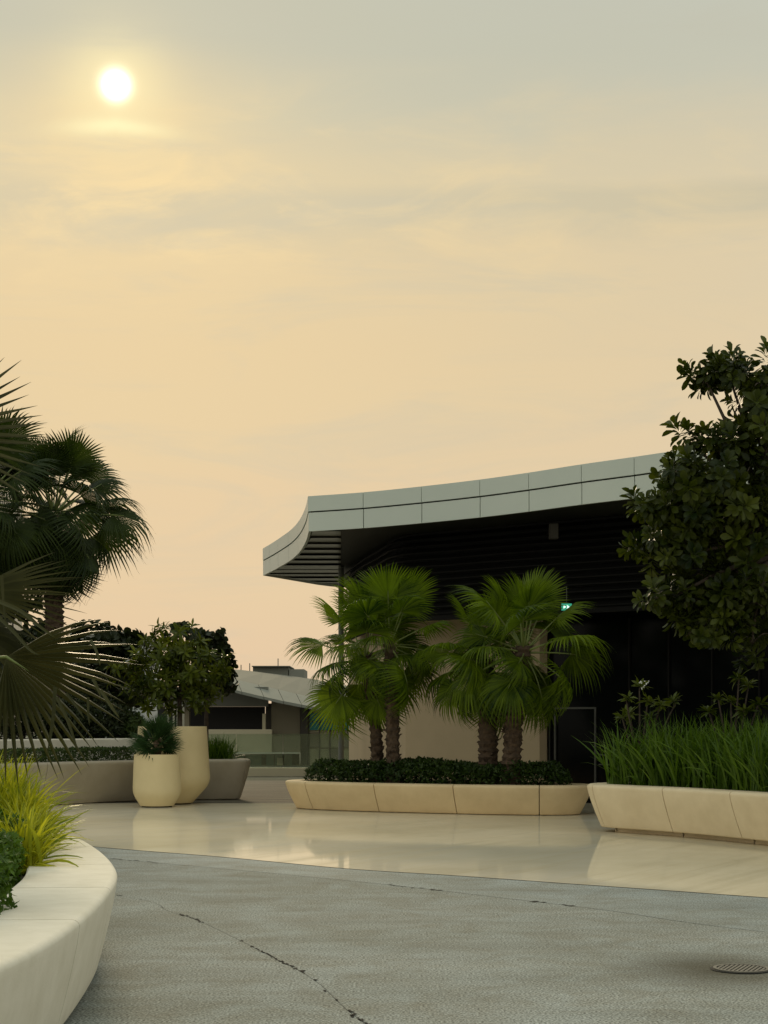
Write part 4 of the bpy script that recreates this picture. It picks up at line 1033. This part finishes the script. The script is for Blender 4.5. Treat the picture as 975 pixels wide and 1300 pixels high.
def place_cluster(root, meshes, p, outdir, rnd, smin=0.8, smax=1.2):
    o = link('leaf_cluster', rnd.choice(meshes), None, root)
    d = (Vector(outdir) + Vector((rnd.gauss(0, .35), rnd.gauss(0, .35), rnd.gauss(0, .35)))).normalized()
    o.location = Vector(p) - root.location; q = d.to_track_quat('Z', 'Y') @ Matrix.Rotation(rnd.uniform(0, 6.28), 4, 'Z').to_quaternion()
    o.rotation_euler = q.to_euler(); s = rnd.uniform(smin, smax); o.scale = (s, s, s); return o
def limb(root, pts_, r0, r1, name='limb', mat='bark', sub=5, n=8):
    P_ = catmull([Vector(p) for p in pts_], False, sub); m_ = len(P_)
    v, f = tube([p - root.location for p in P_], [r0 + (r1 - r0) * i / (m_ - 1) for i in range(m_)], n)
    return link(name, mesh_of(v, f, True), mat, root)
def lobes_tree(name, base, lobes, meshes, label, cat, nclus, seed, trunk_top, r0, smin=0.8, smax=1.2, group=None, shell=0.55, lean=0.0, trunkmat='bark'):
    """lobes: (centre, (rx, ry, rz), weight); clusters sit on and inside the lobes, limbs reach each lobe"""
    rnd = random.Random(seed)
    root = empty(name, base, label, cat, group)
    tt = Vector(trunk_top); bb = Vector(base)
    limb(root, [bb, bb.lerp(tt, 0.5) + Vector((lean, 0, 0)), tt], r0, r0 * 0.7, 'trunk', trunkmat)
    tot = sum(l[2] for l in lobes)
    for c_, r_, w_ in lobes:
        c_ = Vector(c_)
        limb(root, [tt - Vector((0, 0, 0.05)), tt.lerp(c_, 0.5) + Vector((rnd.uniform(-.1, .1), rnd.uniform(-.1, .1), 0.08)), c_], r0 * 0.45, r0 * 0.12)
        k = int(round(nclus * w_ / tot))
        for i in range(k):
            d = Vector((rnd.gauss(0, 1), rnd.gauss(0, 1), rnd.gauss(0, 1))).normalized()
            s = shell + (1 - shell) * rnd.random() ** 0.6 if rnd.random() < 0.8 else rnd.random() ** 0.5
            p = c_ + Vector((d.x * r_[0], d.y * r_[1], d.z * r_[2])) * s
            place_cluster(root, meshes, p, d + Vector((0, 0, 0.45)), rnd, smin, smax)
        # a few thin twigs inside the lobe
        for i in range(3):
            d = Vector((rnd.gauss(0, 1), rnd.gauss(0, 1), rnd.gauss(0, .7))).normalized()
            limb(root, [c_ - Vector((0, 0, .05)), c_ + Vector((d.x * r_[0], d.y * r_[1], d.z * r_[2])) * 0.5 + Vector((0, 0, .05)), c_ + Vector((d.x * r_[0], d.y * r_[1], d.z * r_[2])) * 0.95], r0 * 0.13, r0 * 0.05, 'twig', n=5, sub=3)
    return root
def lobe(x, y, Y, rx, ry, rd_, w):
    return (W(x, y, Y), (rx * Y / F, rd_, ry * Y / F), w)
# broad leafed tree in the grass planter
tm = [cluster_mesh(26, 0.175, 0.078, 'obovate', s, 75, -45, 'tree_leaf', 0.24) for s in (1, 2, 3, 4)]
Yt = 22.6
lob = [lobe(896, 482, Yt, 16, 9, 0.2, 6), lobe(928, 484, Yt, 24, 14, 0.3, 10), lobe(968, 492, Yt, 32, 24, 0.4, 16), lobe(955, 518, Yt, 12, 10, 0.25, 4), lobe(1010, 510, Yt, 40, 40, 0.5, 10), lobe(985, 552, Yt, 32, 26, 0.45, 13),
       lobe(884, 566, Yt, 16, 7, 0.22, 5), lobe(915, 572, Yt, 24, 12, 0.35, 9), lobe(955, 596, Yt, 44, 30, 0.6, 22), lobe(866, 612, Yt, 26, 12, 0.35, 11), lobe(905, 620, Yt, 40, 24, 0.5, 19),
       lobe(822, 652, Yt, 16, 9, 0.22, 7), lobe(862, 648, Yt, 28, 14, 0.35, 12), lobe(920, 660, Yt, 50, 30, 0.6, 24), lobe(838, 690, Yt, 24, 10, 0.28, 9), lobe(876, 704, Yt, 32, 16, 0.4, 14), lobe(965, 695, Yt, 46, 44, 0.6, 24),
       lobe(902, 744, Yt, 38, 20, 0.45, 17), lobe(842, 766, Yt, 18, 8, 0.22, 6), lobe(876, 766, Yt, 22, 11, 0.3, 8), lobe(944, 768, Yt, 42, 28, 0.5, 17), lobe(886, 806, Yt, 20, 12, 0.28, 8), lobe(955, 812, Yt, 32, 20, 0.4, 11), lobe(1040, 610, Yt, 50, 70, 0.7, 9), lobe(1040, 740, Yt, 50, 70, 0.7, 9)]
tr_base = Vector(((985 - CX) / F * Yt, Yt, 0.62))
lobes_tree('broadleaf_tree', tr_base, lob, tm, 'dark broad leafed tree rising from the tall grass planter', 'tree', 300, 9, W(990, 700, Yt), 0.11, 0.85, 1.3, shell=0.35)
# rosette leaved tree behind the pots
rm = [cluster_mesh(13, 0.20, 0.060, 'lance', s, 60, -30, 'rosette_leaf', 0.04) for s in (11, 12, 13)]
Yr = 34.2
lob = [lobe(225, 822, Yr, 46, 32, 0.55, 30), lobe(200, 850, Yr, 40, 34, 0.55, 26), lobe(250, 850, Yr, 42, 34, 0.5, 28), lobe(225, 870, Yr, 50, 22, 0.5, 22), lobe(272, 868, Yr, 20, 18, 0.3, 8), lobe(165, 855, Yr, 28, 26, 0.4, 12), lobe(205, 890, Yr, 36, 14, 0.5, 12), lobe(250, 888, Yr, 24, 12, 0.4, 8)]
lobes_tree('rosette_tree', Vector((W(228, 915, Yr).x, Yr, 0.74)), lob, rm, 'rounded bushy tree with rosettes of narrow leaves behind the tall pot', 'tree', 190, 19, W(228, 888, Yr), 0.06, 0.8, 1.25)
om = [cluster_mesh(9, 0.15, 0.125, 'round', s, 60, -40, 'round_leaf', 0.05) for s in (21, 22, 23)]
Ys = 37.5
lob = [lobe(268, 812, Ys, 24, 20, 0.4, 12), lobe(278, 842, Ys, 18, 22, 0.4, 12), lobe(240, 815, Ys, 40, 24, 0.5, 14), lobe(285, 866, Ys, 12, 12, 0.3, 6), lobe(250, 850, Ys, 34, 34, 0.5, 14)]
lobes_tree('round_leaf_tree', Vector((W(262, 915, Ys).x, Ys, 0.0)), lob, om, 'darker round leafed tree showing beyond the rosette tree', 'tree', 130, 29, W(262, 890, Ys), 0.06, 0.8, 1.2)
lob = [lobe(150, 840, Ys, 30, 26, 0.5, 14), lobe(125, 815, Ys, 34, 24, 0.5, 14), lobe(105, 850, Ys, 40, 34, 0.6, 18), lobe(165, 815, Ys, 12, 10, 0.3, 4), lobe(140, 880, Ys, 40, 26, 0.6, 16), lobe(60, 850, Ys, 40, 40, 0.6, 16)]
lobes_tree('round_leaf_tree', Vector((W(125, 915, Ys).x, Ys, 0.0)), lob, om, 'dark round leafed tree between the tall palm trunk and the rosette tree', 'tree', 260, 39, W(125, 890, Ys), 0.06, 1.0, 1.5)
lob = [lobe(20, 800, 39, 50, 40, 0.7, 18), lobe(50, 850, 39, 50, 45, 0.7, 18), lobe(-20, 850, 39, 50, 60, 0.7, 18), lobe(-40, 780, 39, 50, 50, 0.7, 14), lobe(15, 745, 39, 45, 40, 0.6, 14)]
lobes_tree('round_leaf_tree', Vector((W(10, 915, 39).x, 39, 0.0)), lob, om, 'dark round leafed tree filling the gap under the tall palm crowns', 'tree', 190, 49, W(10, 890, 39), 0.07, 1.0, 1.6)
# two small plumeria shrubs behind the tall grass
sm = [cluster_mesh(10, 0.17, 0.05, 'lance', s, 55, -15, 'rosette_leaf', 0.03) for s in (31, 32)]
def plumeria(px, Y, tips, label, seed, flowers=()):
    rnd = random.Random(seed); b_ = Vector((W(px, 915, Y).x, Y, 0.60))
    root = empty('plumeria_shrub', b_, label, 'shrub', 'plumeria shrubs behind the tall grass')
    fork = b_ + Vector((0, 0, 0.35)); limb(root, [b_, b_ + Vector((0.02, 0, 0.18)), fork], 0.03, 0.024, 'stem')
    for i, (x, y) in enumerate(tips):
        t = W(x, y, Y + rnd.uniform(-0.25, 0.25)); limb(root, [fork, fork.lerp(t, 0.5) + Vector((0, 0, -0.08)), t], 0.018, 0.010, 'branch')
        for _ in range(2): place_cluster(root, sm, t + Vector((rnd.uniform(-.03, .03), rnd.uniform(-.03, .03), 0.0)), (0, 0, 1), rnd, 0.8, 1.15)
    for (x, y) in flowers:
        t = W(x, y, Y - 0.05); pt_ = []
        for k in range(14):
            c_ = t + Vector((rnd.gauss(0, .06), rnd.gauss(0, .05), rnd.gauss(0, .03))); a_ = rnd.uniform(0, 6)
            for s in range(5):
                w = a_ + s * 1.2566; d = Vector((math.cos(w), math.sin(w) * 0.6, 0.3 + 0.5 * math.sin(w))) * 0.020; e_ = Vector((-math.sin(w), math.cos(w), 0)) * 0.008
                pt_.append(([c_ - b_, c_ + d * .6 + e_ - b_, c_ + d - b_, c_ + d * .6 - e_ - b_], [(0, 1, 2, 3)]))
        v, f = merge(pt_); link('blossom', mesh_of(v, f), 'flower', root)
plumeria(812, 24.3, [(795, 888), (812, 872), (822, 892), (800, 908), (838, 896), (858, 892), (790, 912), (826, 912)], 'small plumeria shrub with a white blossom cluster behind the tall grass', 3, [(818, 869)])
plumeria(930, 23.2, [(912, 888), (938, 862), (950, 872), (928, 892), (962, 896), (945, 905), (900, 905)], 'small leggy plumeria shrub without blossom behind the tall grass', 4)

def leafy_mass(name, sampler, count, L, w, mat, label, cat, seed, parent=None, core=None):
    """stuff: thousands of small leaves"""
    rnd = random.Random(seed); V, Fc = [], []
    for _ in range(count):
        p, nrm_ = sampler(rnd)
        d = (Vector(nrm_) + Vector((rnd.gauss(0, .6), rnd.gauss(0, .6), rnd.gauss(0, .6)))).normalized()
        s_ = d.cross(Vector((rnd.gauss(0, 1), rnd.gauss(0, 1), rnd.gauss(0, 1)))).normalized()
        u = d.cross(s_); l = L * rnd.uniform(0.6, 1.2); ww = w * rnd.uniform(0.7, 1.2)
        t = (s_ + d * 0.5).normalized()
        n0 = len(V); p = Vector(p)
        V += [p, p + t * l * 0.5 + u * ww * 0.5 + d * ww * .12, p + t * l, p + t * l * 0.5 - u * ww * 0.5 + d * ww * .12]
        Fc += [(n0, n0 + 1, n0 + 2), (n0, n0 + 2, n0 + 3)]
    if core is not None:
        cv, cf = core; n0 = len(V); V += [Vector(x) for x in cv]; Fc += [tuple(i + n0 for i in q) for q in cf]
    if parent is not None:
        o = part(name, V, Fc, mat, parent); o['kind'] = 'stuff'; return o
    o = link(name, mesh_of(V, Fc), mat); return tag(o, label, cat, None, 'stuff')
def mound(poly, z0, hfun, edge_w, seed):
    """sampler over the surface of a soft mound that fills a polygon"""
    xs = [p.x for p in poly]; ys = [p.y for p in poly]; bb_ = (min(xs), max(xs), min(ys), max(ys))
    def samp(rnd):
        while True:
            p = Vector((rnd.uniform(bb_[0], bb_[1]), rnd.uniform(bb_[2], bb_[3])))
            if inside2(p, poly): break
        d = min((p - q).length for q in poly)
        h = hfun(p) * min(1.0, (d / edge_w)) ** 0.45
        z = z0 + h * (1 - 0.35 * rnd.random() ** 2.2) if rnd.random() < 0.65 else z0 + h * rnd.random()
        return (p.x, p.y, z), (0, -0.35, 0.8)
    return samp
def bumps(seed, amp, base):
    r_ = random.Random(seed); ph = [r_.uniform(0, 6) for _ in range(6)]
    return lambda p: base * (1 + amp * (math.sin(p.x * 3.1 + ph[0]) * 0.4 + math.sin(p.y * 3.7 + ph[1]) * 0.3 + math.sin(p.x * 8.3 + p.y * 5 + ph[2]) * 0.35 + math.sin(p.x * 17 + ph[3] + p.y * 9) * 0.25))
def sub_poly(poly, step): return poly[::step]
pm_hed = [p for p in sub_poly(pm_in, 3)]
cm_ = Vector((sum(p.x for p in pm_hed) / len(pm_hed), sum(p.y for p in pm_hed) / len(pm_hed)))
pm_h2 = [cm_ + (p - cm_) * 0.965 for p in pm_hed]
leafy_mass('ground_cover', mound(pm_h2, 0.42, bumps(2, 0.16, 0.40), 0.28, 1), 15000, 0.075, 0.042, 'hedge_leaf', 'low dark green ground cover filling the oval palm planter', 'ground cover', 4)
# clipped hedge on the hedge planter: a ribbon along its rim
hp = [(p, nn) for p, nn in zip(lf_pts, normals2(lf_pts)) if p.x > -8.6 and p.y < 33.6 and p.x < -3.95 and p.y > 26.5 and nn.y < 0.2]
def hedge_s(rnd):
    p, nn = rnd.choice(hp); d = rnd.uniform(0.20, 0.62); z = 0.76 + 0.26 * rnd.random()
    m_ = rnd.random()
    if m_ < 0.5: d = rnd.uniform(0.19, 0.24)
    elif m_ < 0.85: z = rnd.uniform(0.98, 1.03)
    q = p - nn * d + Vector((-nn.y, nn.x)) * rnd.uniform(-.05, .05)
    return (q.x, q.y, z), ((nn.x, nn.y, 0.2) if m_ < 0.5 else (0, 0, 1))
leafy_mass('clipped_hedge', hedge_s, 12000, 0.055, 0.034, 'clipped_leaf', 'low clipped dark hedge running along the shade coloured planter rim', 'hedge', 6)
# shrubs filling the raised bed under the tall palms
def shrub(name, c, r, count, L, w, mat, label, seed, group=None, zmin=None, cat='shrub'):
    root = empty(name, (c[0], c[1], zmin), label, cat, group)
    rnd0 = random.Random(seed)
    for k in range(4):
        a_ = rnd0.uniform(0, 6.28); v, f = tube([(0, 0, 0), (math.cos(a_) * r[0] * .25, math.sin(a_) * r[1] * .25, (c[2] - zmin) * .7), (math.cos(a_) * r[0] * .5, math.sin(a_) * r[1] * .5, (c[2] - zmin) * 1.1)], [0.02, 0.015, 0.008], 5)
        link('stem', mesh_of(v, f), 'bark', root)
    ph = [rnd0.uniform(0, 6) for _ in range(4)]
    def s_(rnd):
        d = Vector((rnd.gauss(0, 1), rnd.gauss(0, 1), rnd.gauss(0, 1))).normalized()
        k = (0.70 + 0.30 * rnd.random() if rnd.random() < 0.75 else rnd.random() ** .5) * (1 + 0.14 * math.sin(d.x * 5 + ph[0]) + 0.12 * math.sin(d.z * 6 + ph[1]) + .08 * math.sin(d.y * 9 + ph[2] + d.x * 4))
        p = Vector((c[0] + d.x * r[0] * k, c[1] + d.y * r[1] * k, max(zmin + 0.02, c[2] + d.z * r[2] * k)))
        return p, d + Vector((0, 0, .3))
    leafy_mass('foliage', s_, count, L, w, mat, None, None, seed, root); return root
gs = 'dark shrubs under the tall palms'
for i, (x, y, Y, rx, rz, m_) in enumerate(((20, 905, 33.2, 0.75, 0.55, 'round_leaf'), (75, 915, 33.4, 0.7, 0.45, 'round_leaf'), (125, 918, 33.9, 0.65, 0.40, 'round_leaf'), (-35, 900, 32.8, 0.8, 0.6, 'round_leaf'), (160, 924, 34.2, 0.45, 0.30, 'clipped_leaf'), (95, 885, 34.8, 0.8, 0.7, 'round_leaf'), (30, 860, 35.0, 0.8, 0.8, 'round_leaf'))):
    p = W(x, y, Y); shrub('dark_shrub', (p.x, p.y, p.z), (rx, 0.5, rz), 2600, 0.10, 0.05, m_, 'dense dark shrub in the raised bed beneath the tall palms', 80 + i, gs, 1.12)

def grass_mesh(points, L, w, rnd, spread, lean_fun=None, droop=0.5, n=5):
    """arching strap blades; points are root positions"""
    V, Fc = [], []
    for p in points:
        p = Vector(p); l = L * rnd.uniform(0.6, 1.15); a_ = rnd.uniform(0, 6.283)
        o_ = Vector((math.cos(a_), math.sin(a_), 0))
        if lean_fun: o_ = (o_ * 0.6 + lean_fun(p) * 0.9).normalized()
        el = R(90 - abs(rnd.gauss(0, spread))); dr_ = droop * rnd.uniform(0.4, 1.5)
        s_ = Vector((-o_.y, o_.x, 0)) * w * rnd.uniform(0.7, 1.2) * 0.5; s_ = (s_ + Vector((0, 0, rnd.uniform(-.4, .4) * w)))
        n0 = len(V); q = p.copy(); e_ = el
        for k in range(n + 1):
            t = k / n; hw = (0.55 + 0.9 * t if t < 0.5 else 2 * (1 - t)) if k < n else 0.02
            V += [q - s_ * hw, q + s_ * hw]
            st_ = l / n; q = q + (o_ * math.cos(e_) + Vector((0, 0, math.sin(e_)))) * st_; e_ -= dr_ * 1.9 / n * (0.4 + t)
        for k in range(n): m0 = n0 + 2 * k; Fc.append((m0, m0 + 1, m0 + 3, m0 + 2))
    return V, Fc
# tall green grass in the right planter
rnd = random.Random(8)
xs = [p.x for p in rt_in]; ys = [p.y for p in rt_in]; pp = []
while len(pp) < 8200:
    p = Vector((rnd.uniform(min(xs), max(xs)), rnd.uniform(max(min(ys), 15), max(ys))))
    if inside2(p, rt_in):
        d = min((p - q).length for q in rt_in[::3])
        if d > 0.03 and (p.x / p.y > 0.128): pp.append((p.x, p.y, 0.60))
v, f = grass_mesh(pp, 1.02, 0.034, rnd, 19, None, 0.60, 6)
o = link('tall_grass', mesh_of(v, f), 'grass_leaf'); tag(o, 'thick tall green strap grass filling the tan planter', 'grass', None, 'stuff')
# yellow green grass clumps at the edge of the seat planter
fgn = normals2(fg_pts); gi = 0
clumps = []
for (x, y, s) in ((66, 1090, 0.72), (52, 1100, 0.7), (40, 1108, 0.66), (56, 1086, 0.85), (78, 1072, 0.85), (70, 1064, 0.95), (58, 1068, 1.0), (40, 1080, 0.95), (34, 1064, 1.1), (14, 1076, 1.1), (24, 1088, 0.9), (4, 1062, 1.15), (20, 1052, 1.15), (45, 1054, 1.1), (60, 1056, 1.0), (-14, 1064, 1.15), (-30, 1046, 1.2), (2, 1044, 1.15), (36, 1046, 1.1), (18, 1040, 1.1), (-16, 1084, 1.1)):
    p = G(x, y, FGZ - 0.05)
    if not inside2(Vector((p.x, p.y)), fg_in):
        q = min(fg_in, key=lambda t: (t - Vector((p.x, p.y))).length); cdir = (Vector((-3.6, 10.5)) - q).normalized(); q = q + cdir * 0.03; p = Vector((q.x, q.y, FGZ - 0.05))
    clumps.append((p, s))
for i, (p, s) in enumerate(clumps):
    rnd = random.Random(200 + i); pts_ = [(rnd.gauss(0, 0.05), rnd.gauss(0, 0.05), 0.0) for _ in range(170)]
    v, f = grass_mesh(pts_, 0.70 * s, 0.027, rnd, 34, None, 0.66, 7)
    o = link('grass_clump', mesh_of(v, f), 'gold_grass'); o.location = p
    tag(o, 'arching yellow green grass clump spilling over the seat planter rim', 'grass clump', 'yellow green grass clumps in the seat planter')
# small leafed green shrub beside them
p = G(6, 1150, FGZ)
for i, (x, y, r_, rz) in enumerate(((-8, 1118, 0.17, 0.24), (10, 1096, 0.13, 0.22), (-50, 1158, 0.28, 0.30))):
    p = G(x, y, FGZ)
    shrub('leafy_shrub', (p.x - 0.06, p.y + 0.1, FGZ + rz * 0.35), (r_, r_ * 1.5, rz), 3000, 0.05, 0.026, 'box_leaf', 'small leafed bright green shrub at the inner edge of the seat planter', 120 + i, 'small leafed shrubs in the seat planter', FGZ - 0.06)
# rest of the seat planter: low green fill
fill = [p for p in fg_in[::4]]
cm_ = Vector((-3.7, 9.5)); fill = [cm_ + (p - cm_) * 0.95 for p in fill]
leafy_mass('ground_cover', mound(fill, FGZ - 0.06, bumps(5, 0.2, 0.18), 0.5, 3), 9000, 0.10, 0.05, 'box_leaf', 'low green ground cover filling the cream seat planter', 'ground cover', 14)
# spiky bush behind the tall pot
p = Vector((W(276, 915, 33.55).x, 33.55, 0.73)); rnd = random.Random(31)
v, f = grass_mesh([(rnd.gauss(0, .13), rnd.gauss(0, .10), 0) for _ in range(420)], 0.55, 0.022, rnd, 34, None, 0.45, 5)
o = link('spiky_bush', mesh_of(v, f), 'grass_leaf'); o.location = p; tag(o, 'spiky green strap leafed bush at the end of the hedge planter', 'bush')
